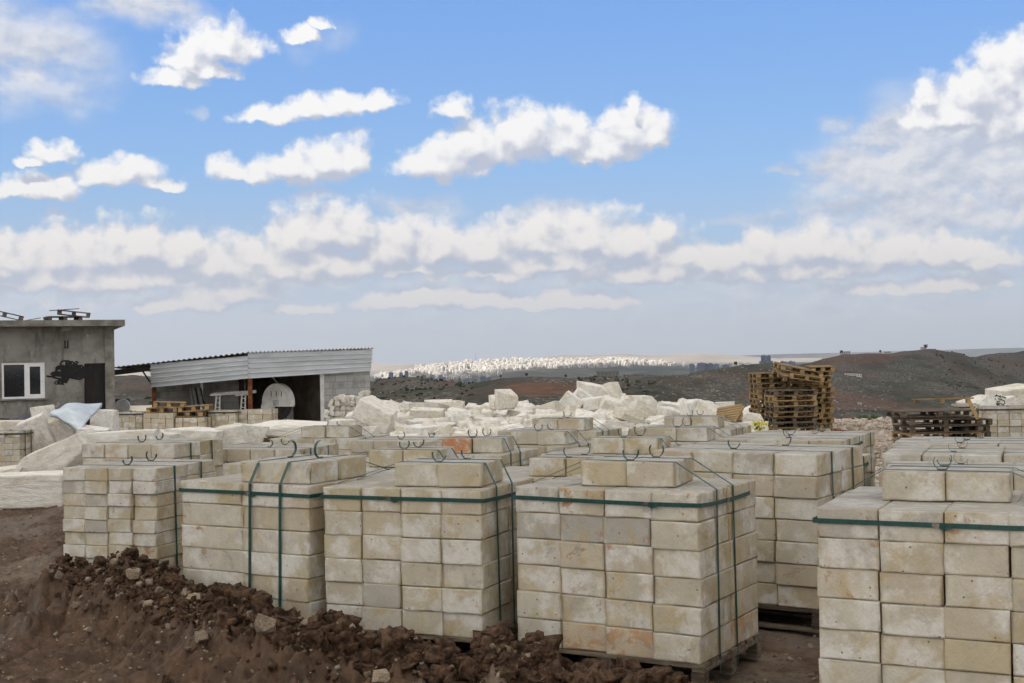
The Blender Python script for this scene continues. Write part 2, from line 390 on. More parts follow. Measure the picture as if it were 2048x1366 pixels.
def mat_terrain():
    mt, n = material('hill_ground')
    v = n('ShaderNodeTexCoord').outputs['Object']
    att = n('ShaderNodeAttribute', attribute_name='zone').outputs['Color']
    s = n('ShaderNodeSeparateColor', {0: att})
    red, plain, dune = s.outputs[0], s.outputs[1], s.outputs[2]
    pale = n('ShaderNodeAttribute', attribute_name='pale').outputs['Fac']
    n1 = n.noise(v, .012, 8, .62, .5); n2 = n.noise(v, .11, 7, .68); n3 = n.noise(v, .5, 5, .7); nb = n.noise(n.vec('MULTIPLY', v, (1, .35, 1)), .02, 6, .6)
    scrub = n.mix(n.sstep(n2, .36, .62), (.024, .027, .018), (.062, .060, .042))
    scrub = n.mix(n.math('MULTIPLY', n.sstep(n1, .44, .58), .8), scrub, (.070, .046, .034))
    scrub = n.mix(n.math('MULTIPLY', n.sstep(n3, .50, .62), n.sstep(nb, .42, .58, .10, .85)), scrub, (.27, .26, .23))   # limestone outcrop
    soil = n.mix(n.sstep(n2, .3, .7), (.085, .046, .030), (.150, .086, .056))
    c = n.mix(n.math('MULTIPLY', red, n.sstep(n2, .22, .46)), scrub, soil)
    m1 = n.noise(v, .0011, 8, .6); m2 = n.noise(v, .006, 6, .65)
    pl = n.mix(n.sstep(m1, .38, .6), (.050, .064, .052), (.13, .12, .095)); pl = n.mix(n.math('MULTIPLY', n.sstep(m2, .52, .64), .5), pl, (.27, .25, .205))
    du = n.mix(n.sstep(m1, .36, .62), (.30, .265, .225), (.42, .37, .315))
    c = n.mix(plain, c, pl); c = n.mix(dune, c, du)
    g = n.noise(v, 9, 6, .7)
    c = n.mix(n.math('MULTIPLY', pale, n.sstep(g, .2, .55)), c, (.62, .57, .48))
    finish(n, c, .95, n.math('MULTIPLY_ADD', n3, .6, n2), .5, 1.2, spec=.1); return mt
def mat_simple(name, c1, c2, scale=6, rough=.8, bump=.3, bd=.01, metal=0, stretch=(1, 1, 1), vary=.25, detail=6, lo=.35, hi=.68, spec=.3):
    mt, n = material(name); v, r = objvec(n)
    v = n.vec('MULTIPLY', v, stretch); nn = n.noise(v, scale, detail, .62)
    c = n.mix(n.sstep(nn, lo, hi), c1, c2)
    if vary:
        k = n.math('MULTIPLY_ADD', r, 2 * vary, 1 - vary)
        c = n.mix(1, c, n('ShaderNodeCombineColor', {0: k, 1: k, 2: k}).outputs[0], 'MULTIPLY')
    finish(n, c, rough, nn, bump, bd, metal, spec); return mt
def mat_render_wall():
    mt, n = material('grey_cement_render'); v, r = objvec(n)
    n1 = n.noise(v, 1.1, 7, .65); n2 = n.noise(n.vec('MULTIPLY', v, (3.2, 3.2, .7)), 1.2, 6, .62); n3 = n.noise(v, 9, 6, .7)
    c = n.mix(n.sstep(n1, .34, .66), (.16, .155, .14), (.30, .295, .275))
    c = n.mix(n.math('MULTIPLY', n.sstep(n2, .50, .64), .65), c, (.085, .082, .072))
    n5 = n.noise(n.vec('ADD', v, (4, 9, 2)), 2.1, 7, .7)
    c = n.mix(n.math('MULTIPLY', n.sstep(n5, .575, .66), .7), c, (.42, .415, .40))
    c = n.mix(n.math('MULTIPLY', n.sstep(n3, .4, .7), .3), c, (.26, .25, .23))
    zz = n('ShaderNodeSeparateXYZ', {0: n('ShaderNodeTexCoord').outputs['Object']}).outputs[2]
    course = n.math('PINGPONG', zz, .105)
    h = n.math('ADD', n.math('MULTIPLY', n.sstep(course, .012, 0), -.5), n.math('MULTIPLY', n3, .8))
    finish(n, c, .93, h, .5, .015, spec=.15); return mt
def mat_blockwall():
    mt, n = material('pale_block_wall'); t = n('ShaderNodeTexCoord').outputs['Object']
    sx = n('ShaderNodeSeparateXYZ', {0: t})
    q = n('ShaderNodeCombineXYZ', {0: sx.outputs[0], 1: sx.outputs[2]}).outputs[0]
    b = n('ShaderNodeTexBrick', {'Vector': q, 'Color1': (.34, .34, .33, 1), 'Color2': (.41, .41, .40, 1), 'Mortar': (.22, .22, .21, 1), 'Scale': 1.0, 'Mortar Size': .008, 'Brick Width': .4, 'Row Height': .2})
    n1 = n.noise(t, 2.0, 7, .66)
    c = n.mix(n.math('MULTIPLY', n.sstep(n1, .5, .68), .6), b.outputs[0], (.16, .16, .145))
    finish(n, c, .93, n.math('ADD', n.noise(t, 18, 5, .6), n.math('MULTIPLY', b.outputs[1], -.8)), .4, .01, spec=.15); return mt
M = {}
M['cut'] = mat_cut_stone(); M['cut_rust'] = mat_cut_stone('rust_stained_limestone', (.54, (.36, .17, .06))); M['cut_orange'] = mat_cut_stone('orange_stained_limestone', (.44, (.50, .19, .07))); M['cut_yellow'] = mat_cut_stone('yellow_limestone', (.58, (.40, .19, .07)), (.50, .42, .24))
M['cut_soil'] = mat_cut_stone('soil_splashed_limestone', (.46, (.46, .28, .15)), (.55, .44, .31))
M['cut_cream'] = mat_cut_stone('cream_limestone', None, (.53, .46, .31))
M['rough'] = mat_rough_stone(); M['soil'] = mat_soil(); M['terrain'] = mat_terrain()
M['clod'] = mat_simple('soil_clod', (.044, .026, .016), (.185, .110, .066), 16, .95, 1.0, .05, detail=9, vary=.35, spec=.2)
M['pebble'] = mat_simple('pale_pebble', (.20, .15, .105), (.38, .31, .23), 9, .9, .5, .02, vary=.3, spec=.15)
M['chip'] = mat_simple('stone_chippings', (.58, .54, .46), (.76, .73, .67), 5, .95, .5, .03, vary=.12, spec=.1)
M['pink'] = mat_simple('pink_rubble', (.38, .31, .25), (.64, .57, .49), 1.5, .95, .6, .03, vary=.12, spec=.1)
M['wood'] = mat_simple('pallet_wood', (.15, .10, .05), (.38, .265, .135), 7, .85, .5, .006, stretch=(.5, 3, 6), vary=.35)
M['wood_new'] = mat_simple('yellow_pallet_wood', (.22, .148, .07), (.40, .28, .14), 7, .8, .5, .006, stretch=(.5, 3, 6), vary=.3)
M['wood_old'] = mat_simple('weathered_pallet_wood', (.075, .058, .043), (.175, .14, .10), 7, .9, .5, .006, stretch=(.5, 3, 6), vary=.35)
M['strap'] = mat_simple('green_strap', (.004, .038, .033), (.010, .062, .052), 30, .38, .1, .002, vary=.1, spec=.5)
M['strap_dark'] = mat_simple('dark_strap', (.012, .018, .02), (.025, .035, .035), 30, .45, .1, .002, vary=.1, spec=.5)
M['buckle'] = mat_simple('steel_buckle', (.12, .11, .10), (.25, .22, .18), 20, .45, .2, .002, metal=.7)
M['wall'] = mat_render_wall(); M['blockwall'] = mat_blockwall()
M['slab'] = mat_simple('concrete_slab', (.14, .135, .12), (.27, .26, .235), 3, .93, .5, .02, vary=0)
M['pvc'] = mat_simple('white_pvc', (.70, .72, .75), (.80, .81, .82), 2, .35, .05, .002, vary=0, spec=.5)
M['glass'] = mat_simple('dark_glass', (.010, .013, .016), (.022, .026, .03), 1.2, .06, .0, .001, vary=0, spec=.6)
M['door'] = mat_simple('black_door_paint', (.009, .008, .008), (.022, .018, .016), 3, .6, .2, .004, stretch=(4, 4, .4), vary=0)
M['spray'] = mat_simple('black_spray_paint', (.006, .006, .007), (.014, .014, .014), 12, .5, .1, .002, vary=0)
M['tin'] = mat_simple('galvanised_sheet', (.46, .49, .52), (.62, .65, .68), 1.3, .45, .1, .004, metal=.25, stretch=(.6, .6, 3), vary=.06, lo=.3, hi=.75)
M['tin_dark'] = mat_simple('dark_roof_sheet', (.05, .045, .04), (.11, .10, .09), 2.0, .7, .2, .01, metal=.2, vary=0)
M['rust'] = mat_simple('rusty_steel', (.10, .032, .014), (.23, .085, .035), 8, .85, .4, .005, metal=.2, vary=.15)
M['steel'] = mat_simple('pale_painted_steel', (.36, .37, .38), (.52, .53, .54), 6, .5, .2, .004, metal=.2, vary=.1)
M['iron'] = mat_simple('dark_iron', (.022, .022, .022), (.055, .05, .045), 6, .55, .3, .004, metal=.5, vary=.1)
M['white_paint'] = mat_simple('chalky_white_paint', (.52, .52, .50), (.70, .70, .68), 5, .7, .2, .004, vary=.05)
M['canvas'] = mat_simple('white_canvas', (.30, .30, .28), (.42, .42, .40), 4, .9, .4, .01, vary=0)
M['brown'] = mat_simple('brown_board_wall', (.055, .044, .034), (.10, .082, .062), 3, .9, .3, .01, vary=0)
M['sheet'] = mat_simple('blue_white_plastic_sheet', (.40, .47, .53), (.56, .62, .67), 3, .42, .35, .02, vary=0, spec=.4)
M['leaf'] = mat_simple('green_leaf', (.035, .07, .018), (.08, .13, .035), 8, .7, .2, .01, vary=.2)
M['flower'] = mat_simple('yellow_petal', (.55, .47, .02), (.72, .62, .04), 8, .7, .1, .01, vary=.1)
M['scrub'] = mat_simple('scrub_leaf', (.020, .028, .014), (.05, .055, .030), .8, .9, .3, .1, vary=.2)
M['hillrock'] = mat_simple('grey_hill_rock', (.17, .165, .15), (.31, .295, .265), .6, .95, .4, .1, vary=.2)
def mat_city():
    mt, n = material('apartment_wall'); r = n('ShaderNodeObjectInfo').outputs['Random']
    c = n.ramp(r, [(0, (.78, .76, .72)), (.2, (.70, .66, .58)), (.35, (.82, .81, .80)), (.5, (.62, .56, .47)), (.6, (.80, .78, .75)), (.75, (.52, .53, .55)), (.85, (.76, .70, .62)), (.95, (.60, .42, .30)), (1, (.80, .80, .78))])
    t = n('ShaderNodeTexCoord').outputs['Object']
    finish(n, n.mix(1, n.mix(n.math('MULTIPLY', n.noise(t, .2, 3), .25), c, (.4, .4, .4)), (.96, .93, .885), 'MULTIPLY'), .9, spec=.1); return mt
M['city'] = mat_city()
M['city_shade_blue'] = mat_simple('shaded_tower_wall', (.10, .13, .19), (.15, .18, .24), .05, .6, .0, .01, vary=.25)  # cloud shade over the far towers is painted into this wall colour
M['city_dark'] = mat_simple('dark_window_band', (.08, .10, .13), (.13, .15, .18), .1, .3, .0, .01, vary=.1)
M['rust_slab'] = mat_simple('rust_brown_slab', (.14, .05, .03), (.24, .10, .06), 5, .9, .4, .01, vary=0)
M['purple'] = mat_simple('patterned_cloth', (.07, .06, .085), (.20, .19, .22), 40, .9, .3, .01, vary=0)

# ----------------------------------------------------------------------------- ground
BERM = np.array([(-4.75, 12.8, .10, .4), (-4.2, 12.05, .42, .5), (-3.75, 11.7, .40, .5), (-3.25, 11.3, .48, .46), (-2.85, 11.0, .30, .45), (-2.3, 10.3, .22, .36), (-1.6, 9.85, .24, .36), (-1.1, 9.65, .22, .36),
                 (-.7, 9.5, .25, .34), (-.2, 9.38, .26, .34), (.25, 9.15, .21, .32), (.8, 8.75, .17, .3), (1.5, 8.3, .07, .3)])
def berm(x, y):
    """height added by the bulldozed soil ridge, and the distance to its crest"""
    best = np.full(np.shape(x), 1e9); hh = np.zeros(np.shape(x)); ww = np.ones(np.shape(x)); side = np.zeros(np.shape(x))
    for a, b in zip(BERM[:-1], BERM[1:]):
        d = b[:2] - a[:2]; L = d @ d
        t = np.clip(((x - a[0]) * d[0] + (y - a[1]) * d[1]) / L, 0, 1)
        dx, dy = x - (a[0] + t * d[0]), y - (a[1] + t * d[1]); q = np.hypot(dx, dy)
        k = q < best
        best = np.where(k, q, best); hh = np.where(k, a[2] + t * (b[2] - a[2]), hh); ww = np.where(k, a[3] + t * (b[3] - a[3]), ww)
        side = np.where(k, np.sign(dx * d[1] - dy * d[0]), side)
    return hh * np.exp(-(best / ww) ** 2), best, side
def gz(x, y):
    x = np.asarray(x, float); y = np.asarray(y, float)
    left = 1 - sst(x, -8, -2); right = sst(x, 7, 11)
    z = -.22 * sst(y, 13, 17) * (1 - sst(y, 20, 27)) * sst(x, -5.5, -3) + (.12 + .38 * left) * sst(y, 22, 36)
    z = z + .035 * fbm(x * .3, y * .3, octv=3, seed=5) - .14 * sst(x, -1.6, -.2) * (1 - sst(y, 12.5, 14.5)) + right * (.18 * sst(y, 22, 28) - 1.25 * sst(y, 35, 60))
    return z
def gz1(x, y): return float(gz(x, y))

EDGE = 62.0
def prof(tab): a = np.array(tab, float); return lambda px: np.interp(px, a[:, 0], a[:, 1])
def horizon(px): return 722 - ROLL * (px - 1024)
ridge1 = prof([(-400, 800), (200, 806), (600, 800), (745, 790), (860, 777), (900, 770), (960, 762), (1000, 755), (1060, 751), (1160, 752), (1250, 757), (1350, 776), (1500, 800), (2048, 834), (2600, 840)])
ridge2 = prof([(-400, 790), (0, 780), (230, 792), (500, 780), (700, 766), (745, 762), (800, 760), (850, 766), (880, 772), (950, 770), (1100, 756), (1160, 753), (1300, 745), (1400, 737), (1480, 728), (1530, 722), (1580, 726), (1640, 738), (1750, 760), (2048, 790), (2600, 790)])
ridge3 = prof([(-400, 750), (0, 752), (200, 760), (235, 757), (262, 753), (300, 752), (340, 754), (600, 775), (745, 790), (1400, 790), (1540, 748), (1580, 733), (1620, 722), (1660, 712), (1690, 707), (1760, 708), (1810, 707), (1870, 704), (1910, 708), (1950, 715), (2048, 724), (2600, 735)])
ridge4 = prof([(-400, 800), (1800, 800), (1880, 735), (1920, 718), (1945, 711), (1970, 704), (2000, 700), (2048, 697), (2200, 690), (2600, 700)])
cityA = prof([(-400, 790), (0, 780), (745, 772), (900, 768), (1050, 762), (1250, 752), (1500, 740), (2048, 735), (2600, 735)])
cityM = prof([(-400, 775), (300, 770), (745, 760), (800, 752), (900, 748), (1050, 738), (1250, 734), (1400, 735), (2048, 728), (2600, 728)])
cityB = prof([(-400, 760), (300, 752), (745, 753), (790, 744), (830, 738), (900, 731), (950, 724), (1050, 722), (1150, 721), (1250, 722), (1300, 726), (1400, 731), (1600, 724), (2048, 720), (2600, 720)])
dunes = prof([(-400, 738), (0, 740), (130, 738), (235, 742), (300, 740), (600, 728), (745, 727), (780, 729), (870, 726), (950, 724), (1050, 720), (1080, 714), (1130, 710), (1180, 711), (1240, 708), (1300, 711), (1350, 708), (1400, 706), (1450, 709), (1500, 713), (1560, 717), (1600, 716), (2600, 712)])
farr = prof([(-400, 730), (0, 732), (130, 734), (230, 738), (420, 742), (745, 736), (1000, 730), (1450, 712), (1560, 708), (1700, 705), (1800, 702), (1900, 699), (2048, 695), (2600, 690)])
R_CITY0, R_CITY1 = 5600.0, 7700.0
def terrain_z(px, r):
    """ground height over the column PX of the view at distance R (arrays)"""
    h = horizon(px)
    def zr(tab, rr): return CAM_H + (h - tab(px)) / FPX * rr
    rr = [EDGE, 88, 130, 220, 430, 560, 860, 1150, 1600, 1900, 2300, 3300, R_CITY0, 6500, R_CITY1, 8600, 11500, 13500, 17500, 22000]
    z1, z2, z3, z4 = zr(ridge1, 430), zr(ridge2, 860), zr(ridge3, 1600), zr(ridge4, 2300)
    edge = .5 - .38 * sst(px, 600, 850) - 1.07 * sst(px, 1330, 1480)
    zc0, zcm, zc1 = zr(cityA, R_CITY0), zr(cityM, 6500), zr(cityB, R_CITY1)
    zz = [edge, np.full_like(px, -5.), np.full_like(px, -14.), np.minimum(z1 - 7, -20), z1, np.minimum(z1, z2) - 9, z2, np.minimum(z2, z3) - 14, z3, np.minimum(z3, z4) - 18, z4,
          np.minimum(zc0 + 5, z4 - 35), zc0, zcm, zc1, zc1 - 55, zr(dunes, 11500), zr(dunes, 11500) - 160, zr(farr, 17500), zr(farr, 17500) - 300]
    out = zz[0].copy()
    for i in range(len(rr) - 1):
        t = np.clip((r - rr[i]) / (rr[i + 1] - rr[i]), 0, 1); s = t * t * (3 - 2 * t)
        if i in (11, 12, 13): s = t
        out = np.where((r >= rr[i]), zz[i] + (zz[i + 1] - zz[i]) * s, out)
    return out
def terrain_full(x, y):
    x = np.asarray(x, float); y = np.asarray(y, float)
    r = np.where(y > np.abs(x) * 1.2, y, np.hypot(x, y) * .77)
    px = np.clip(1024 + FPX * x / np.maximum(r, 1e-3), -400, 2600)
    t = terrain_z(px, r)
    amp = np.clip((r - EDGE) / 100, 0, 1)
    t = t + amp * (np.minimum(.0035 * r, 10) * fbm(x / (.06 * r + 8), y / (.12 * r + 8), octv=5, seed=11) * (1 - .8 * sst(r, 3000, 5000)))
    g = gz(np.clip(x, -60, 60), np.clip(y, -60, 62))
    return np.where(r < EDGE, g, t), px, r

def build_terrain():
    th = np.concatenate([np.radians(np.arange(-180, -34, 6.0)), np.arctan(np.linspace(-.70, .70, 760)), np.radians(np.arange(36, 180, 6.0))])
    rs = np.concatenate([np.geomspace(2, EDGE, 60), np.geomspace(EDGE * 1.006, 22000, 470)])
    T, RR = np.meshgrid(th, rs)
    front = np.abs(T) < .65
    X = np.where(front, RR * np.tan(np.where(front, T, 0)), RR * 1.3 * np.sin(T)); Y = np.where(front, RR, RR * 1.3 * np.cos(T))
    Z, px, r = terrain_full(X, Y)
    Z = Z - .45 * (1 - sst(RR, 27, 29.5))
    nt, nr = len(th), len(rs)
    V = np.stack([X, Y, Z], -1).reshape(-1, 3)
    i, j = np.meshgrid(np.arange(nr - 1), np.arange(nt), indexing='ij'); j2 = (j + 1) % nt
    F = np.stack([i * nt + j, i * nt + j2, (i + 1) * nt + j2, (i + 1) * nt + j], -1).reshape(-1, 4)
    me = mesh_np('terrain', V, F, M['terrain'])
    n1 = fbm(X / 160, Y / 260, octv=4, seed=3)
    red = sst(n1, .62, .9) * (RR > 120) * (RR < 2600) * .55
    py = 722 - (Z - CAM_H) / np.maximum(RR, 1) * FPX - ROLL * (px - 1024)
    def patch(cx, cy, rx, ry, r0, r1):
        return sst(1.25 - np.hypot((px - cx) / rx, (py - cy) / ry) + .22 * fbm(X / 25, Y / 40, octv=4, seed=9), 0, .18) * (RR > r0) * (RR < r1)
    red = np.maximum(red, patch(1085, 778, 62, 11, 200, 440))
    red = np.maximum(red, .55 * patch(1690, 715, 90, 12, 1200, 1650)); red = np.maximum(red, .7 * patch(960, 762, 70, 8, 500, 900)); red = np.maximum(red, 0.35 * patch(1730, 838, 120, 9, 80, 400))
    red = np.maximum(red, 1 - sst(RR, EDGE - 4, EDGE + 25))
    plain = sst(RR, 2900, 3400); dune = sst(RR, 9300, 10300) * (1 - sst(RR, 13200, 15000))
    dune = np.maximum(dune, sst(RR, 8000, 9000) * (1 - sst(RR, 13200, 15000)) * .6)
    zone = np.stack([red, plain, dune, np.ones_like(red)], -1).reshape(-1, 4).astype(np.float32)
    a = me.attributes.new('zone', 'FLOAT_COLOR', 'POINT'); a.data.foreach_set('color', zone.ravel())
    pale = (sst(px, 180, 300) * (1 - .45 * sst(px, 1470, 1520)) * (1 - sst(px, 1940, 2030)) * (1 - sst(RR, EDGE - 2, EDGE + 8))).reshape(-1).astype(np.float32)
    a = me.attributes.new('pale', 'FLOAT', 'POINT'); a.data.foreach_set('value', pale)
    me.polygons.foreach_set('use_smooth', np.ones(len(me.polygons), bool))
    tag(link(bpy.data.objects.new('terrain', me)), kind='structure')

def near_z(X, Y):
    z = gz(X, Y); b, q, side = berm(X, Y)
    nz = fbm(X * 1.3, Y * 1.3, octv=4, seed=21); fine = fbm(X * 5.5, Y * 5.5, octv=4, seed=33)
    crumb = np.abs(fbm(X * 9, Y * 9, octv=3, seed=35)) * 2 - .5
    z = z + b * (1 + .45 * nz) + (.06 * fine + .035 * crumb) * np.exp(-(q / .8) ** 2)
    front = (Y < np.interp(X, BERM[:, 0], BERM[:, 1]))
    z = z - .16 * sst(q, .35, .9) * front * sst(X, -3.6, -2.4)
    soft = .05 * fbm(X * 1.2, Y * .5, octv=4, seed=41) + .03 * fine + .014 * crumb * 1.4
    z = z + soft * (.35 + .65 * (X < -4 + .0 * Y) + .5 * front)
    rut = np.sin((X * .93 + Y * .36) * 5.2 + 1.5 * fbm(X * .4, Y * .25, octv=2, seed=8))
    z = z + .035 * rut * (1 - sst(X, -4.6, -3.8)) * (1 - sst(Y, 17, 21))
    return z
def build_near():
    th = np.concatenate([np.linspace(-.75, -.46, 60, endpoint=False), np.linspace(-.46, .46, 620), np.linspace(.46, .75, 60)[1:]]); rs = np.geomspace(7.2, 29.6, 420)
    T, RR = np.meshgrid(th, rs); X, Y = RR * T, RR
    Z = near_z(X, Y)
    nt, nr = len(th), len(rs)
    i, j = np.meshgrid(np.arange(nr - 1), np.arange(nt - 1), indexing='ij')
    F = np.stack([i * nt + j, i * nt + j + 1, (i + 1) * nt + j + 1, (i + 1) * nt + j], -1).reshape(-1, 4)
    me = mesh_np('ground', np.stack([X, Y, Z], -1).reshape(-1, 3), F, M['soil'])
    px = 1024 + FPX * X / Y
    pale = np.clip(sst(Y, 19.5, 23) * sst(px, 60, 220) * (1 - .5 * sst(px, 1470, 1540)) * (1 - sst(px, 1960, 2060)) + .22 * sst(fbm(X * .7, Y * .7, octv=4, seed=55), .2, .6), 0, 1)
    a = me.attributes.new('pale', 'FLOAT', 'POINT'); a.data.foreach_set('value', pale.reshape(-1).astype(np.float32))
    me.polygons.foreach_set('use_smooth', np.ones(len(me.polygons), bool))
    tag(link(bpy.data.objects.new('ground', me)), kind='structure')
build_terrain(); build_near()

# ----------------------------------------------------------------------------- stones
def cube_grid(n):
    idx, V, F = {}, [], []
    def vid(p):
        k = tuple(np.round(p, 5))
        if k not in idx: idx[k] = len(V); V.append(p)
        return idx[k]
    for ax in range(3):
        for s in (0, 1):
            b, c = (ax + 1) % 3, (ax + 2) % 3
            for i in range(n):
                for j in range(n):
                    q = []
                    for di, dj in ((0, 0), (1, 0), (1, 1), (0, 1)):
                        p = [0, 0, 0]; p[ax] = s; p[b] = (i + di) / n; p[c] = (j + dj) / n; q.append(vid(tuple(p)))
                    F.append(q if s else q[::-1])
    return np.array(V) - .5, np.array(F)
GRID = {n: cube_grid(n) for n in (2, 3, 4, 6, 8, 18)}
def cut_block_mesh(dims, seed):
    """sawn block with worn, chipped arrises"""
    V, F = GRID[8]; rng = np.random.default_rng(seed)
    t = np.sign(V) * (1 - (1 - np.abs(V) * 2) ** 2.7) * .5              # more rows of vertices near the arrises
    P = t * np.array(dims)
    on = np.abs(np.abs(V) - .5) < 1e-6; ne = on.sum(1)
    o = rng.uniform(0, 90, 3)
    nz = fbm(P[:, 0] * 16 + o[0], P[:, 1] * 16 + o[1], P[:, 2] * 16 + o[2], octv=3, seed=seed)
    chip = np.where(ne >= 2, .0012 + .010 * np.clip(nz - .12, 0, 1) ** 1.3, 0) + np.where(ne == 3, .003, 0)
    big = (nz > .45) & (ne >= 2); chip = chip + big * rng.uniform(.0, .03)
    P = P - np.sign(P) * on * chip[:, None]
    P = P + (fbm(P[:, 0] * 4 + o[0], P[:, 1] * 4 + o[1], P[:, 2] * 4 + o[2], octv=2, seed=seed + 5) * .003)[:, None] * on
    return mesh_np('stone_block', P, F, M['cut'])
def rock_np(seed, n=6, rough=.10, cuts=5, squash=.2):
    V, F = GRID[n]; rng = np.random.default_rng(seed)
    cj = rng.uniform(-squash, squash, (2, 2, 2, 3)) * .5
    w = V + .5; D = 0
    for i in (0, 1):
        for j in (0, 1):
            for k in (0, 1):
                D = D + (np.where(i, w[:, 0], 1 - w[:, 0]) * np.where(j, w[:, 1], 1 - w[:, 1]) * np.where(k, w[:, 2], 1 - w[:, 2]))[:, None] * cj[i, j, k]
    P = V + D
    for _ in range(cuts):                                               # broken faces
        nrm = rng.normal(size=3); nrm /= np.linalg.norm(nrm); d = rng.uniform(.46, .64)
        ex = np.clip(P @ nrm - d, 0, None); P = P - ex[:, None] * nrm
    o = rng.uniform(0, 50, 3)
    nz = fbm(P[:, 0] * 2.6 + o[0], P[:, 1] * 2.6 + o[1], P[:, 2] * 2.6 + o[2], octv=4, seed=seed)
    if n > 6:
        n2 = 1 - np.abs(fbm(P[:, 0] * 5 + o[1], P[:, 1] * 5 + o[2], P[:, 2] * 5 + o[0], octv=3, seed=seed + 9)) * 2
        n3 = fbm(P[:, 0] * 13 + o[2], P[:, 1] * 13 + o[0], P[:, 2] * 13 + o[1], octv=2, seed=seed + 19)
        nz = nz * .75 + n2 * .4 + n3 * .22
    P = P + (nz * rough * .5)[:, None] * (P / np.maximum(np.linalg.norm(P, axis=1), .2)[:, None])
    return P, F
ROCKS = [mesh_np('rough_block', *rock_np(100 + k, 18, .022, 4, .17), M['rough']) for k in range(18)]
SLABS = [mesh_np('rough_slab', *rock_np(200 + k, 18, .03, 6, .32), M['rough']) for k in range(10)]
BOXY = [mesh_np('squared_block', *rock_np(300 + k, 18, .012, 1, .07), M['rough']) for k in range(12)]
def rock(name, label, cat, loc, size, rot=(0, 0, 0), pool=None, k=0, group=None):
    return tag(inst(name, (pool or ROCKS)[k % len(pool or ROCKS)], None, loc, rot, size), label, cat, group)
def scatter(name, mat, pts, sizes, seed, n=2, rough=.22, pool=10):
    """many loose bits as one mesh"""
    rng = np.random.default_rng(seed); Vs, Fs, b = [], [], 0
    base = [rock_np(seed * 50 + k, n, rough, 3, .5) for k in range(pool)]
    for p, s in zip(pts, sizes):
        V, F = base[rng.integers(pool)]
        a, c = rng.uniform(0, 6.28), rng.uniform(-.6, .6)
        Rz = np.array([[math.cos(a), -math.sin(a), 0], [math.sin(a), math.cos(a), 0], [0, 0, 1]])
        Rx = np.array([[1, 0, 0], [0, math.cos(c), -math.sin(c)], [0, math.sin(c), math.cos(c)]])
        q = (V * (np.array([rng.uniform(.7, 1.3), rng.uniform(.7, 1.2), rng.uniform(.5, 1.0)]) * s)) @ (Rz @ Rx).T + p
        Vs.append(q); Fs.append(F + b); b += len(V)
    return tag(link(bpy.data.objects.new(name, mesh_np(name, np.concatenate(Vs), np.concatenate(Fs), mat))), kind='stuff')

# ----------------------------------------------------------------------------- pallets
def pallet_meshes(L, Wd, boards=7):
    """L along x, Wd along y; origin under the middle; 0.14 high"""
    rng = random.Random(int(L * 100 + Wd * 10))
    deck = MB()
    for k in range(boards):
        w = Wd / boards * .80; y = -Wd / 2 + w / 2 + k * (Wd - w) / (boards - 1)
        deck.box((rng.uniform(-.012, .012), y, .129), (L, w, .020), Matrix.Rotation(rng.uniform(-.008, .008), 3, 'Z'))
    for x in (-L / 2 + .05, 0, L / 2 - .05): deck.box((x, 0, .108), (.10, Wd - .01, .018))
    foot = MB().box((0, 0, 0), (.10, .10, .076)).mesh('foot', None)
    skid = MB().box((0, 0, 0), (L - .02, .10, .018)).mesh('skid', None)
    return deck.mesh('deck', None), foot, skid
PCACHE = {}
def fill_pallet(root, L, Wd, mat):
    key = (round(L, 2), round(Wd, 2), mat)
    if key not in PCACHE:
        ms = pallet_meshes(L, Wd)
        for q in ms: q.materials.append(M[mat])
        PCACHE[key] = ms
    d, f, s = PCACHE[key]
    if root.type == 'EMPTY': inst('deck', d, root)
    for x in (-L / 2 + .055, 0, L / 2 - .055):
        for y in (-Wd / 2 + .055, 0, Wd / 2 - .055): inst('foot', f, root, (x, y, .058))
    for y in (-Wd / 2 + .055, 0, Wd / 2 - .055): inst('skid', s, root, (0, y, .0095))
    return d
def loose_pallet(label, loc, rz, L=1.2, Wd=1.0, mat='wood', tilt=(0, 0), group=None):
    e = empty('wooden_pallet', loc); e.rotation_euler = (tilt[0], tilt[1], rz)
    tag(e, label, 'pallet', group); fill_pallet(e, L, Wd, mat); return e

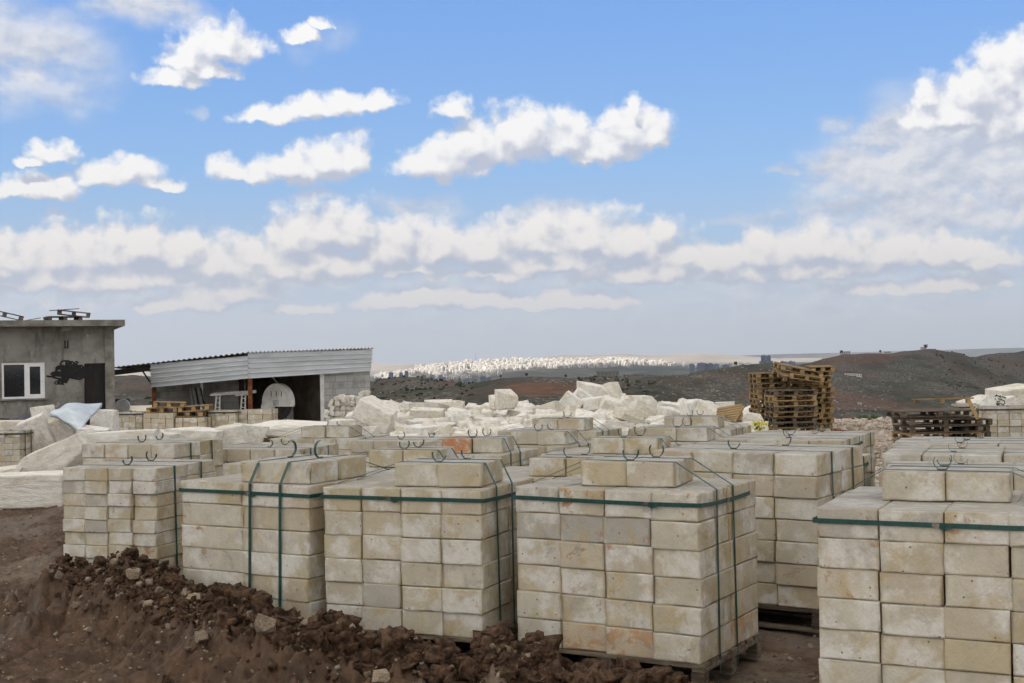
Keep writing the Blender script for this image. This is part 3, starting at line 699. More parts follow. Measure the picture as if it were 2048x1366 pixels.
# ----------------------------------------------------------------------------- strapped stacks of sawn stone
BLOCKS = {}
def pool(dims, n=5):
    key = tuple(round(v, 3) for v in dims)
    if key not in BLOCKS: BLOCKS[key] = [cut_block_mesh(key, hash(key) % 1000 + 31 * k) for k in range(n)]
    return BLOCKS[key]
def curl(mb, x, y, z, r, a0, a1, flip=1, w=.026, plane='x'):
    """springy tail of a strap standing up from the buckle"""
    pts = []
    for k in range(13):
        a = R(a0 + (a1 - a0) * k / 12)
        c, s = r * math.cos(a) * flip, r + r * math.sin(a)
        pts.append((x + c, y + .012 * k / 12, z + s) if plane == 'x' else (x + .012 * k / 12, y + c, z + s))
    mb.ribbon(pts, (0, 1, 0) if plane == 'x' else (1, 0, 0), w)
def stack(label, B, yaw, cols, rows, deep, bd3, top=None, zg=None, strap='x', ring=True, full=False, seed=1, curls=True, smat='strap', pal=True, lean=(0, 0), group='strapped stacks of sawn limestone', pmat='wood_old', ph=.14):
    """B: ground point under the front right corner; yaw turns the row direction; bd3 = block width, depth, height"""
    rng = random.Random(seed); bw, bd, bh = bd3; Wx, Wy = cols * bw, deep * bd
    xd, yd = Vector((math.cos(yaw), math.sin(yaw), 0)), Vector((-math.sin(yaw), math.cos(yaw), 0))
    c = Vector((B[0], B[1], 0)) - xd * Wx / 2 + yd * Wy / 2
    zg = gz1(c.x, c.y) if zg is None else zg
    root = empty('stone_stack', (c.x, c.y, zg), yaw); root.rotation_euler = (lean[0], lean[1], yaw)
    tag(root, label, 'stone stack', group)
    z0 = ph if pal else 0.0
    if pal:
        key = (round(Wx + .04, 2), round(Wy + .04, 2), pmat)
        if key not in PCACHE:
            ms = pallet_meshes(key[0], key[1])
            for q in ms: q.materials.append(M[pmat])
            PCACHE[key] = ms
        p = inst('pallet', PCACHE[key][0], root, scale=(1, 1, ph / .14)); fill_pallet(p, key[0], key[1], pmat)
    gap = .0015; ms = pool((bw - gap, bd - gap, bh - .0012))
    yfront = [0.0] * cols
    colx = [rng.uniform(-.012, .012) for _ in range(cols)]; coly = [rng.uniform(-.016, .012) for _ in range(cols)]
    cs = [1 + rng.uniform(-.022, .022) for _ in range(cols)]; zj = [[bh * (r + .5) * (1 + (cs[i] - 1) * (1 - r / rows)) for i in range(cols)] for r in range(rows)]
    for r in range(rows):
        for i in range(cols):
            for j in range(deep):
                vis = j == 0 or i == cols - 1 or r == rows - 1 or (full and (i == 0 or j == deep - 1))
                if not vis: continue
                x = -Wx / 2 + bw * (i + .5) + colx[i] * .5 + rng.uniform(-.009, .009) * (.5 + r * .12); y = -Wy / 2 + bd * (j + .5) + coly[i] + (rng.uniform(-.016, .014) if r < rows - 1 else 0)
                if r == rows - 1 and j == 0: yfront[i] = y - bd / 2
                inst('stone_block', rng.choice(ms), root, (x, y, z0 + zj[r][i]), (0, 0, rng.choice((0, math.pi)) + rng.gauss(0, .011)), (1 + rng.uniform(-.02, .008), 1, (1 + (cs[i] - 1) * (1 - 2 * r / rows)) * .998))
    zt = z0 + rows * bh
    tx0 = tx1 = ty0 = ty1 = 0; zz = zt
    if top:                                                             # (x from left, y from front, dir, count, dims, turn)
        txl, tyf, tdir, tn, td, turn = top; tp = pool((td[0] - gap, td[1] - gap, td[2] - .003), 6)
        for k in range(tn):
            x = -Wx / 2 + txl + td[0] * ((k + .5) if tdir == 'x' else .5); y = -Wy / 2 + tyf + td[1] * ((k + .5) if tdir == 'y' else .5) + rng.uniform(-.02, .02)
            pv = Vector((-Wx / 2 + txl, -Wy / 2 + tyf, 0)); q = Matrix.Rotation(turn, 3, 'Z') @ (Vector((x, y, 0)) - pv) + pv
            q.x += .008 * k; inst('stone_block', rng.choice(tp), root, (q.x, q.y, zt + td[2] / 2 + .002), (0, 0, turn + rng.gauss(0, .012)))
        tx0, tx1 = -Wx / 2 + txl, -Wx / 2 + txl + td[0] * (tn if tdir == 'x' else 1); ty0, ty1 = -Wy / 2 + tyf, -Wy / 2 + tyf + td[1] * (tn if tdir == 'y' else 1)
        zz = zt + td[2]
    e = .009
    if ring:
        zr = zt - bh * .42; mb = MB(); hx, hy = Wx / 2 + e + .014, Wy / 2 + e + .012
        pts = []
        for (ax, ay), (bx, by) in zip(((-hx, -hy), (hx, -hy), (hx, hy), (-hx, hy)), ((hx, -hy), (hx, hy), (-hx, hy), (-hx, -hy))):
            if ay == by == -hy:
                for k in range(cols + 1): pts.append((-hx + 2 * hx * k / cols, min(yfront[max(k - 1, 0)], yfront[min(k, cols - 1)]) - .012, zr + rng.uniform(-.003, .003)))
                continue
            for k in range(1, 6):
                t = k / 6; pts.append((ax + (bx - ax) * t, ay + (by - ay) * t, zr + rng.uniform(-.003, .003) - .012 * math.sin(math.pi * t)))
        mb.ribbon(pts, (0, 0, 1), .032, .003, closed=True); st = mb.obj('strap', M[smat], root)
        bx = rng.uniform(-.1, .35) * Wx
        MB().box((hx + .004, rng.uniform(-.3, .1) * Wy, zr - .008), (.008, .045, .03)).obj('buckle', M['buckle'], st)
        yb_ = min(yfront) - .014; MB().box((bx, yb_ - .003, zr - .004), (.045, .008, .03)).obj('buckle', M['buckle'], st)
        tl = MB(); tl.ribbon([(bx + .02, yb_ - .006, zr - .012), (bx + .06, yb_ - .016, zr - .024), (bx + .10, yb_ - .010, zr - .012)], (0, 0, 1), .018); tl.obj('strap_tail', M[smat], st)
    if strap:
        for s in (-1, 1):
            mb = MB(); tl = MB(); bk = MB()
            if strap == 'x':
                hx = Wx / 2 + e + .004; y = (((ty0 + ty1) / 2 + s * min(.16, (ty1 - ty0) * .28)) if top else s * Wy * .22) + rng.uniform(-.02, .02); yb = y + rng.uniform(-.02, .05)
                a0, a1 = (tx0 - .004, tx1 + .004) if top else (-hx, hx)
                pts = [(-hx, yb, .06), (-hx, y, zt + .002)]
                if top: pts += [(a0 - (.0), y, zz + .004), (a1, y, zz + .004)]
                pts += [(hx, y, zt + .002), (hx, yb, .06)]
                mb.ribbon(pts, (0, 1, 0), .027)
                cx = a0 + (a1 - a0) * rng.uniform(.42, .6)
                bk.box((cx, y, zz + .01), (.06, .022, .012))
                if curls:
                    rr = rng.uniform(.05, .068); k = rng.choice((1, -1))
                    curl(tl, cx, y, zz + .008, rr, -95, rng.choice((15, 35, 55)), k)
                    if rng.random() < .6: curl(tl, cx, y, zz + .008, rr, -85, rng.choice((-10, 10, 30)), -k)
            else:
                hy = Wy / 2 + e + .006; x = (((tx0 + tx1) / 2 + s * min(.17, (tx1 - tx0) * .26)) if top else s * Wx * .2) + rng.uniform(-.02, .02); xb = x - .04
                a0, a1 = (ty0 - .004, ty1 + .004) if top else (-hy, hy)
                pts = [(xb, -hy - .006, .06), (x - .01, -hy - .004, zt + .002)]
                if top: pts += [(x, a0, zz + .004), (x, a1, zz + .004)]
                pts += [(x, hy, zt + .002), (x, hy, .06)]
                mb.ribbon(pts, (1, 0, 0), .030)
                cy = a0 + (a1 - a0) * rng.uniform(.35, .55)
                bk.box((x, cy, zz + .01), (.022, .06, .012))
                if curls: curl(tl, x, cy, zz + .008, rng.uniform(.055, .08), -90, rng.choice((60, 85, 110)), rng.choice((1, -1)), plane='y')
            st = mb.obj('strap', M[smat], root); bk.obj('buckle', M['buckle'], st)
            if curls: tl.obj('strap_tail', M[smat], st)
    return root
D = R
BIG = (.40, .58, .20)
STK = dict(full=True)
stack('strapped stack of thin pale blocks in ten courses behind the soil mound', (-3.50, 12.2), D(-18), 4, 10, 2, (.27, .55, .127), None, -.10, ph=.2, strap='x', ring=False, seed=3, full=True)
stack('strapped stack of long wide blocks with two green straps down its front', (-1.77, 10.75), D(-30), 2, 6, 4, (.75, .39, .20), (.66, .10, 'y', 2, (.78, .40, .19), R(2)), -.09, ph=.2, strap='y', seed=11, full=True)
stack('strapped stack between the one with two front straps and the one with bare pallet feet', (-.27, 10.12), D(-23), 4, 6, 2, (.37, .58, .20), (.62, .12, 'x', 2, (.385, .60, .195), R(6)), -.09, ph=.2, seed=7, full=True)
fc = stack('large strapped stack in front centre with bare pallet feet and rust stained top course', (1.37, 9.33), D(-31), 4, 6, 2, (.40, .60, .2115), (.50, .19, 'x', 2, (.385, .62, .20), R(9)), -.135, ph=.2, seed=5, full=True)
FC = fc
stack('tall strapped stack behind the front centre one, its flat top without loose blocks', (2.69, 11.1), D(-34), 4, 7, 2, (.41, .62, .197), None, -.11, ph=.2, ring=False, seed=9, full=True)
NR = stack('nearest strapped stack at the right edge, two loose blocks on its top', (3.42, 7.62), D(-26), 4, 7, 2, (.395, .72, .20), (.34, .50, 'x', 2, (.41, .60, .20), R(4)), -.26, ph=.2, seed=13, full=True)
def restone(root, mats, top_course=False, low=False):
    ch = [c for c in COL.objects if c.parent == root and c.name.startswith('stone_block')]
    if top_course: zm = sorted({round(c.location.z, 1) for c in ch})[-2]; ch = [c for c in ch if abs(c.location.z - zm) < .09]
    elif low: zm = min(c.location.z for c in ch); ch = [c for c in ch if c.location.z < zm + .09]
    else: ch = ch[-2:]
    for k, c in enumerate(ch):
        if mats[k % len(mats)] == 'cut': continue
        c.material_slots[0].link = 'OBJECT'
        c.material_slots[0].material = M[mats[k % len(mats)]]
restone(FC, ('cut', 'cut_rust', 'cut_rust', 'cut_rust', 'cut'), True); restone(FC, ('cut', 'cut_soil', 'cut_soil'), low=True); restone(NR, ('cut_soil',), low=True)
MID = [  # label, front right corner x, y, yaw, rows, block, top
 ('strapped stack with two cream blocks on top, behind the stack with two front straps', (-.78, 12.95), -24, 6, (.38, .58, .19), (.62, .10)),
 ('strapped stack topped by two yellow rust streaked blocks, behind the front centre', (.86, 12.25), -25, 6, (.38, .58, .19), (.70, .08)),
 ('strapped stack topped by a block with a bright orange stain', (-.15, 15.2), -24, 7, (.38, .58, .185), (.66, .1)),
 ('strapped stack topped by two yellowish blocks, behind the rust streaked pair', (1.75, 14.15), -26, 6, (.40, .58, .20), (.60, .1)),
 ('low strapped stack with flat top, leftmost one behind the thin block stack', (-4.3, 15.9), -20, 7, (.36, .55, .18), None),
 ('strapped stack with flat grey top, right behind the thin block stack', (-2.15, 14.5), -22, 7, (.36, .58, .17), None),
 ('strapped stack with long grey flat top, nearest to the rough block row', (-2.9, 16.9), -20, 7, (.38, .55, .18), None),
 ('strapped stack with two pale blocks on top, left of centre below the shed opening', (-2.55, 20.6), -20, 6, (.42, .6, .19), (.55, .1)),
 ('strapped stack with two white blocks on top, behind the orange stained block', (.80, 16.9), -24, 7, (.40, .58, .18), (.62, .1)),
 ('strapped stack with flat top between the orange stained block and the rough blocks', (-1.0, 18.2), -24, 7, (.40, .58, .18), None),
 ('strapped stack with a flat top behind the two yellowish blocks', (2.75, 16.4), -26, 7, (.40, .58, .185), (.5, .1)),
 ('strapped stack at the far centre with two small pale blocks on top', (1.28, 19.3), -24, 7, (.42, .58, .185), (.55, .1)),
 ('strapped stack at the far centre right, next to the white boulder', (3.35, 19.2), -26, 7, (.42, .58, .19), (.55, .1)),
 ('strapped stack with dark green ring strap, right behind the tall flat topped stack', (3.27, 12.55), -30, 6, (.38, .60, .195), None),
 ('flat topped strapped stack below the yellow flowers, nearer of the two', (3.80, 14.5), -28, 7, (.38, .58, .19), None),
 ('flat topped strapped stack right under the yellow flowers', (4.55, 16.6), -27, 7, (.40, .58, .19), None),
 ('grey topped strapped stack directly behind the nearest right hand stack', (4.86, 11.15), -23, 6, (.395, .62, .205), None),
 ('grey topped strapped stack, second one behind the nearest right hand stack', (5.34, 12.6), -23, 6, (.395, .62, .205), None),
 ('grey topped strapped stack, third one behind the nearest right hand stack', (5.87, 14.1), -23, 6, (.395, .62, .21), None),
 ('grey topped strapped stack farthest back at right, in front of the dark pallet pile', (6.55, 15.55), -23, 6, (.41, .62, .215), None)]
for k, (lab, B, yw, rows, b3, tp) in enumerate(MID):
    t = (tp[0], tp[1], 'x', 2, (b3[0] * 1.02, .56, .185), R(random.Random(k).uniform(2, 10))) if tp else None
    sr = stack(lab, B, D(yw), 4, rows, 2, b3, t, seed=40 + k, ring=(k in (1, 13, 14)), full=False)
    if k in (0, 1, 2, 3): restone(sr, (('cut_cream', 'cut_cream'), ('cut_yellow', 'cut_yellow'), ('cut_orange', 'cut'), ('cut_cream', 'cut_yellow'))[k])

# ----------------------------------------------------------------------------- the cloud that shades the quarry
def build_cloud():
    n = 90; u, v = np.meshgrid(np.linspace(0, 2 * np.pi, n, endpoint=False), np.linspace(0.02, np.pi - .02, 46))
    x, y, z = np.cos(u) * np.sin(v), np.sin(u) * np.sin(v), np.cos(v)
    d = 1 + .22 * fbm(x * 2.2 + 3, y * 2.2, z * 2, octv=5, seed=77)
    rim = 1 + .05 * fbm(np.cos(u) * 2, np.sin(u) * 2, octv=4, seed=70)
    V = np.stack([-526 + 5200 * x * rim, -864 + 5600 * y * rim, 3000 + np.where(z > 0, 600, 160) * z * d + 80 * (d - 1)], -1).reshape(-1, 3)
    i, j = np.meshgrid(np.arange(45), np.arange(n), indexing='ij')
    F = np.stack([i * n + j, (i + 1) * n + j, (i + 1) * n + (j + 1) % n, i * n + (j + 1) % n], -1).reshape(-1, 4)
    mt, q = material('cloud_vapour')
    a = q('ShaderNodeBsdfDiffuse', {'Color': (.8, .8, .8, 1)}); b = q('ShaderNodeBsdfTranslucent', {'Color': (.95, .95, .95, 1)})
    q('ShaderNodeOutputMaterial', {0: q('ShaderNodeMixShader', {0: .82, 1: a.outputs[0], 2: b.outputs[0]}).outputs[0]})
    me = mesh_np('cloud', V, F, mt); me.polygons.foreach_set('use_smooth', np.ones(len(me.polygons), bool))
    tag(link(bpy.data.objects.new('cloud', me)), kind='structure')
build_cloud()

# ----------------------------------------------------------------------------- grey building
def build_house():
    yaw = R(22); P0 = at_y(230, 866, 36.0); Pg = Vector((P0.x, P0.y, .48))
    ex, ey = Vector((math.cos(yaw), math.sin(yaw), 0)), Vector((-math.sin(yaw), math.cos(yaw), 0))
    root = empty('concrete_building', Pg, yaw)
    tag(root, 'small flat roofed building of grey cement render with black door and scribble', 'building')
    def L(px, py):
        q = at_plane(px, py, Pg, ey) - Pg; return q.dot(ex), q.z
    xw0, zt = L(3, 726); xw1, zb = L(90, 796); xd0, zd = L(168, 727); xd1, _ = L(213, 727); _, zr = L(200, 653)
    zr2 = L(200, 641)[1]; W0 = -8.5; T = .22
    w = MB()
    w.box(((W0 + xw0) / 2, T / 2, zr / 2), (xw0 - W0, T, zr)); w.box(((xw0 + xw1) / 2, T / 2, zb / 2), (xw1 - xw0, T, zb)); w.box(((xw0 + xw1) / 2, T / 2, (zt + zr) / 2), (xw1 - xw0, T, zr - zt))
    w.box(((xw1 + xd0) / 2, T / 2, zr / 2), (xd0 - xw1, T, zr)); w.box(((xd0 + xd1) / 2, T / 2, (zd + zr) / 2), (xd1 - xd0, T, zr - zd)); w.box((xd1 / 2, T / 2, zr / 2), (-xd1, T, zr))
    w.box((-T / 2, 3.1, zr / 2), (T, 5.76, zr)); w.box((W0 / 2, 6.1, zr / 2), (-W0, T, zr)); w.box((W0 + T / 2, 3.1, zr / 2), (T, 5.76, zr))
    w.box(((W0 + xd0) / 2, -.006, zr - .42), (xd0 - W0, .012, .07))
    w.obj('wall', M['wall'], root)
    MB().box((-.12, -.03, zr / 2 - .002), (.26, .06, zr - .004)).obj('pilaster', M['slab'], root)
    sl = MB(); sl.box(((W0 + .22) / 2, 3.0, (zr + zr2) / 2 + .002), (.34 - W0, 7.0, zr2 - zr)); sl.obj('roof_slab', M['slab'], root)
    MB().box((W0 / 2, 3.0, .03), (-W0 - .5, 5.7, .06)).obj('floor', M['slab'], root)
    d = MB().box(((xd0 + xd1) / 2, .10, zd / 2), (xd1 - xd0 - .03, .05, zd - .03)).obj('door', M['door'], root)
    MB().box((xd0 + .1, .065, .95), (.03, .03, .14)).obj('handle', M['iron'], d)
    fr = MB(); y = .05; f = .055
    cx, cz, ww, hh = (xw0 + xw1) / 2, (zb + zt) / 2, xw1 - xw0, zt - zb
    for x, wd in ((xw0 + f / 2, f), (xw1 - f / 2, f)): fr.box((x, y, cz), (wd, .06, hh))
    xm = xw0 + ww * .56
    for z in (zb + f / 2, zt - f / 2): fr.box((cx, y, z), (ww - 2 * f, .06, f))
    fr.box((xm, y - .004, cz), (.08, .06, hh - 2 * f))
    sx0, sx1 = xm + .04, xw1 - f
    for x in (sx0 + .03, sx1 - .03): fr.box((x, y - .012, cz), (.06, .05, hh - 2 * f - .004))
    for z in (zb + f + .03, zt - f - .03): fr.box(((sx0 + sx1) / 2, y - .012, z), (sx1 - sx0 - .12, .05, .06))
    win = fr.obj('window', M['pvc'], root)
    MB().box((cx, y + .012, cz), (ww - .08, .008, hh - .08)).obj('pane', M['glass'], win)
    MB().box((cx, -.03, zb - .022), (ww + .14, .14, .04)).obj('sill', M['slab'], win)
    v = MB(); x0, z0 = L(128, 697); x1, z1 = L(137, 681)
    for a, b in ((x0, x0 + (x1 - x0) * .38), (x0 + (x1 - x0) * .62, x1)): v.box(((a + b) / 2, -.008, (z0 + z1) / 2), (b - a, .016, z1 - z0))
    v.box(((x0 + x1) / 2, -.006, z0 + .02), (x1 - x0, .012, .04)); v.obj('vent', M['iron'], root)
    g = MB(); rng = random.Random(4)
    c0, c1 = L(137, 745); 
    for k in range(46):
        a0 = rng.uniform(0, 6.3); px_, pz_ = c0 + rng.gauss(0, .17), c1 + rng.gauss(0, .10); pts = []
        rx, rz = rng.uniform(.07, .2), rng.uniform(.05, .13)
        for q in range(12):
            a = a0 + q * .52; pts.append((px_ + rx * math.cos(a) + .014 * q * rng.choice((1, .6)), -.004 - k * .0003, pz_ + rz * math.sin(a) - .0)); 
        g.ribbon(pts, (0, 1, 0), .002, .05)
    for k in range(7):
        q0, q1 = L(rng.uniform(112, 130), rng.uniform(755, 766)); g.ribbon([(q0 + .06 * math.cos(a), -.0125 - .0003 * k, q1 + .05 * math.sin(a)) for a in [i * .6 for i in range(9)]], (0, 1, 0), .002, .03)
    g.obj('spray_scribble', M['spray'], root)
    return Pg, ex, ey, zr2
HP, HX, HY, HZ = build_house()
def roofp(px, dy, dz): q = at_plane(px, 640, HP, HY) - HP; v = HP + HX * q.dot(HX) + HY * dy; return (v.x, v.y, HP.z + HZ + dz)
loose_pallet('weathered pallet lying flat on the grey building roof', roofp(128, .7, .005), R(30), .95, .8, 'wood_old')
loose_pallet('weathered pallet tilted over the flat one on the grey roof', roofp(150, .75, .16), R(18), .9, .7, 'wood_old', (R(4), R(7)))
loose_pallet('weathered pallet leaning at the left end of the grey roof', roofp(8, .7, .14), R(24), 1.0, .8, 'wood_old', (R(2), R(14)))
for k, (p0, p1, lab) in enumerate(((( 50, .02), (82, .10), 'thin loose board between the two pallet heaps on the roof'), ((100, .30), (160, .36), 'thin board lying on top of the tilted roof pallet'))):
    a, b = roofp(p0[0], .3, p0[1]), roofp(p1[0], .4, p1[1]); tag(MB().bar(a, b, .07, .022).obj('board', M['wood_old']), lab, 'board')

# ----------------------------------------------------------------------------- saw shed
def build_shed():
    BY, CY = 38.7, 37.7; PY = 36 + 2.7 * 152 / 248 + .1
    A = at_y(497, 757, 36.0); Bp = at_y(742, 742, BY); Cc = at_y(303, 775, CY)
    g = .42; root = empty('saw_shed', (A.x, A.y, g)); tag(root, 'open saw shed with corrugated metal fascia, lean-to roof and rusty posts', 'shed')
    def l(v): return Vector(v) - Vector((A.x, A.y, g))
    At, Bt, Ct = at_y(497, 706, 36.0), at_y(745, 699, BY), at_y(301, 729, CY); At2 = at_y(497, 712, 36.0)
    def corrugated(name, b0, b1, t0, t1, ribs, mat, amp=.034):
        b0, b1, t0, t1 = map(l, (b0, b1, t0, t1)); h = (b1 - b0).normalized(); nrm = h.cross(Vector((0, 0, 1))).normalized()
        V, F = [], []; n = ribs * 8; mseg = 14
        for i in range(n + 1):
            t = i / n; ph = (t * ribs) % 1.0
            o = amp * (1 if ph < .16 else (1 - (ph - .16) / .08 if ph < .24 else (-.1 if ph < .9 else (ph - .9) / .1)))
            for j in range(mseg + 1):
                s = j / mseg; p = (b0 * (1 - s) + b1 * s) * (1 - t) + (t0 * (1 - s) + t1 * s) * t
                p = p + nrm * (o + .008 * math.sin(s * 17 + t * 3)); V.append(p)
        for i in range(n):
            for j in range(mseg): a = i * (mseg + 1) + j; F.append((a, a + 1, a + mseg + 2, a + mseg + 1))
        mb = MB(); mb.v = [tuple(v) for v in V]; mb.f = F
        o = mb.obj(name, M[mat], root); md = o.modifiers.new('thickness', 'SOLIDIFY'); md.thickness = .004; return o
    corrugated('fascia', A, Bp, At, Bt, 5, 'tin'); corrugated('fascia', Cc, A - Vector((.01, 0, 0)), Ct, At2, 5, 'tin')
    MB().bar(l(A) + Vector((0, -.035, 0)), l(At) + Vector((0, -.035, -.01)), .05, .012, Vector((1, 0, 0))).obj('corner_trim', M['tin'], root)
    # roof
    Lp = at_y(228, 737, 38.6); Qb = Bt + Vector((-3.0, 4.0, -.45)); Pb = At + Vector((-1.0, 5.4, -.45)); Lb = Lp + Vector((1.2, 4.6, -.3)); Bq = at_y(751, 697, BY + .1)
    def sheet(name, q, mat, n):
        q = [l(v) + Vector((0, -.10, .035)) for v in q]; mb = MB(); V = []
        for i in range(n * 4 + 1):
            s = i / (n * 4); o = .018 * (1, .9, -1, -.9)[i % 4]
            for t in (0, .5, 1): V.append((q[0] * (1 - s) + q[1] * s) * (1 - t) + (q[3] * (1 - s) + q[2] * s) * t + Vector((0, 0, o)))
        for i in range(n * 4):
            for t in (0, 1): a = i * 3 + t; mb.f.append((a, a + 3, a + 4, a + 1))
        mb.v = [tuple(v) for v in V]; o = mb.obj(name, M[mat], root); o.modifiers.new('thickness', 'SOLIDIFY').thickness = .02; return o
    sheet('roof', (At, Bq, Qb, Pb), 'tin', 34); sheet('lean_to_roof', (Lp, At + Vector((0, 0, -.02)), Pb, Lb), 'tin_dark', 26)
    MB().bar(l(Lp) + Vector((0, .03, -.13)), l(At2) + Vector((0, .12, .02)), .07, .16).obj('roof_beam', M['tin_dark'], root)
    for px, p2, y in ((285, 300, 38.3),): MB().bar(l(at_y(px, 742, y)), l(at_y(303, 768, CY + .1)), .035).obj('brace', M['iron'], root)
    # posts
    for px, y, yy, m in ((500, 750, 36.15, 'rust'), (308, 770, CY + .12, 'rust'), (644, 746, PY, 'white_paint')):
        t = l(at_y(px, y, yy)); MB().box((t.x, t.y, t.z / 2), (.11, .11, t.z)).obj('post', M[m], root)
    # walls
    ab = (l(Bp) - l(A)); ab.z = 0; ab = ab.normalized(); an = Vector((-ab.y, ab.x, 0)); ca = (l(A) - l(Cc)); ca.z = 0; ca = ca.normalized(); cn = Vector((-ca.y, ca.x, 0))
    def wall(name, p, q, z1a, z1b, mat, th=.15, z0=0):
        p, q = Vector(p), Vector(q)
        d = (q - p); d.z = 0; Ln = d.length; ang = math.atan2(d.y, d.x)
        mb = MB(); mb.add([(0, 0, z0), (Ln, 0, z0), (Ln, th, z0), (0, th, z0), (0, 0, z1a), (Ln, 0, z1b), (Ln, th, z1b), (0, th, z1a)], [(3, 2, 1, 0), (4, 5, 6, 7), (0, 1, 5, 4), (1, 2, 6, 5), (2, 3, 7, 6), (3, 0, 4, 7)])
        w = mb.obj(name, M[mat], root); w.location = (p.x, p.y, 0); w.rotation_euler = (0, 0, ang); return w
    f0 = l(at_y(649, 744, PY)); f0.z = 0; f1 = l(Bp); f1.z = 0; a0 = l(A); a0.z = 0; c0 = l(Cc); c0.z = 0
    wall('wall', f0 + an * .06, f1 + an * .06, l(at_y(649, 747, PY)).z, l(at_y(742, 742, BY)).z, 'blockwall')
    wall('side_wall', f1 + an * .22 - ab * .02, f1 + an * 4.4 - ab * .02, 2.2, 1.9, 'blockwall')
    k1 = f0 + an * 3.6; m0 = c0 + cn * 2.4 - ca * .1; m1 = a0 + cn * 2.4 - ca * 2.2
    wall('back_wall', m1 + ca * .01, k1, 2.1, 2.15, 'brown'); wall('side_wall', k1, f0 + an * .14 + ab * .02, 2.15, 2.2, 'brown')
    wall('back_wall', m0, m1, 1.75, 2.05, 'blockwall')
    wall('side_wall', c0 + cn * .5 - ca * .12, c0 + cn * 2.3 - ca * .12, 1.7, 1.7, 'blockwall')
    MB().add([a0 + Vector((0, .1, .02)), f1 + Vector((0, .1, .02)), f1 + an * 3.4 + Vector((0, 0, .02)), k1 + Vector((0, 0, .02)), m0 + Vector((0, 0, .02)), c0 + Vector((0, .1, .02))], [(0, 1, 2, 3, 4, 5)]).obj('floor', M['brown'], root)
    # hanging canvas
    pts = [(600, 752), (633, 752), (634, 785), (622, 806), (610, 804), (599, 786)]
    cv = MB().prism([at_y(a, b, 39.6) + Vector((0, .05 * (k % 2), 0)) for k, (a, b) in enumerate(pts)], (0, 1, 0), .05)
    tag(cv.obj('hanging_canvas', M['canvas']), 'pale canvas sheet hanging from the shed roof right of the saw', 'canvas')
    return root, l
SHED, _ = build_shed()
def build_saw():
    c = at_y(557, 805, 37.7); root = empty('stone_saw', (c.x, c.y, .42), R(-30)); tag(root, 'big circular stone saw with dark blade under a white half guard inside the shed', 'stone saw')
    z = c.z - .42; r = .56
    def disc(rr, th, a0, a1, n, y0):
        pts = [(rr * math.cos(R(a0 + (a1 - a0) * k / n)), y0, z + rr * math.sin(R(a0 + (a1 - a0) * k / n))) for k in range(n + 1)]
        return pts
    bl = MB().prism(disc(r * .95, 0, 0, 354, 59, -.02), (0, 1, 0), .025); bl.obj('blade', M['iron'], root)
    gp = disc(r * 1.03, 0, -12, 192, 34, -.09); MB().prism(gp, (0, 1, 0), .16).obj('guard', M['white_paint'], root)
    MB().box((-.36, -.02, z - .24), (.46, .19, .36)).obj('guard_box', M['white_paint'], root)
    MB().box((0, -.12, z), (.16, .08, .16)).obj('hub', M['steel'], root)
    for k in range(3): MB().box((-.2 + .2 * k, -.096, z + .27), (.02, .012, .16)).obj('guard_bolt', M['iron'], root)
    MB().tube([(0, .0, z), (0, .55, z)], .05).obj('axle', M['iron'], root)
    MB().box((-.25, .62, z / 2 + .1), (.35, .3, z + .2)).obj('motor_column', M['steel'], root)
    MB().tube([(-.35, .5, z + .5), (-.6, .45, z + .75), (-.8, .4, z + .95), (-.95, .4, z + .9)], .022).obj('hose', M['steel'], root)
build_saw()
def build_frame():
    c = at_y(455, 835, 37.6); root = empty('saw_carriage', (c.x, c.y, .42)); tag(root, 'pale steel carriage frame with two lattice trestles inside the shed', 'machine frame')
    def l(px, py, y=37.6): q = at_y(px, py, y); return q - Vector((c.x, c.y, .42))
    MB().bar(l(424, 789), l(512, 783, 37.3), .07, .09).obj('cross_beam', M['steel'], root)
    for px in (436, 487):
        t = MB(); a, b, d, e = l(px - 3, 791), l(px - 7, 836), l(px + 4, 791), l(px + 3, 836)
        t.bar(a, b, .04); t.bar(d, e, .04)
        for k in range(5): s = k / 5 + .1; t.bar(a.lerp(b, s), d.lerp(e, s + .05), .025)
        t.obj('trestle', M['white_paint'], root); MB().bar(l(px - 14, 790) + Vector((0, -.1, 0)), l(px + 16, 788) + Vector((0, -.1, 0)), .10, .05).obj('cap_rail', M['white_paint'], root)
build_frame()
for k, (pt, pb, rr) in enumerate(((386, 398, .03), (391, 402, .022), (396, 409, .035), (401, 414, .025), (380, 389, .02))):
    a, b = at_y(pt, 776, 38.9), at_y(pb, 835, 38.5); tag(MB().tube([a, b], rr, 6).obj('metal_bar', M['iron'] if k % 2 else M['steel']), ('thick dark', 'thin dark', 'thick grey', 'thin grey', 'thinnest leftmost')[(2, 1, 2, 0, 4)[k]] + (' long bar', ' bar', ' short bar', ' bar', ' bar')[k] + ' leaning on the back wall in the shed', 'metal bar', 'bars leaning in the shed')
rg = random.Random(2)
hs = MB(); 
for k in range(4): hs.tube([at_y(311 + k * 1.5, 775, 38.6), at_y(313 + k * 2, 800, 38.5), at_y(309 + k * 2, 822, 38.5)], .018, 5)
tag(hs.obj('hose_bundle', M['sheet']), 'bundle of pale blue hoses hanging on the left rusty shed post', 'hose')

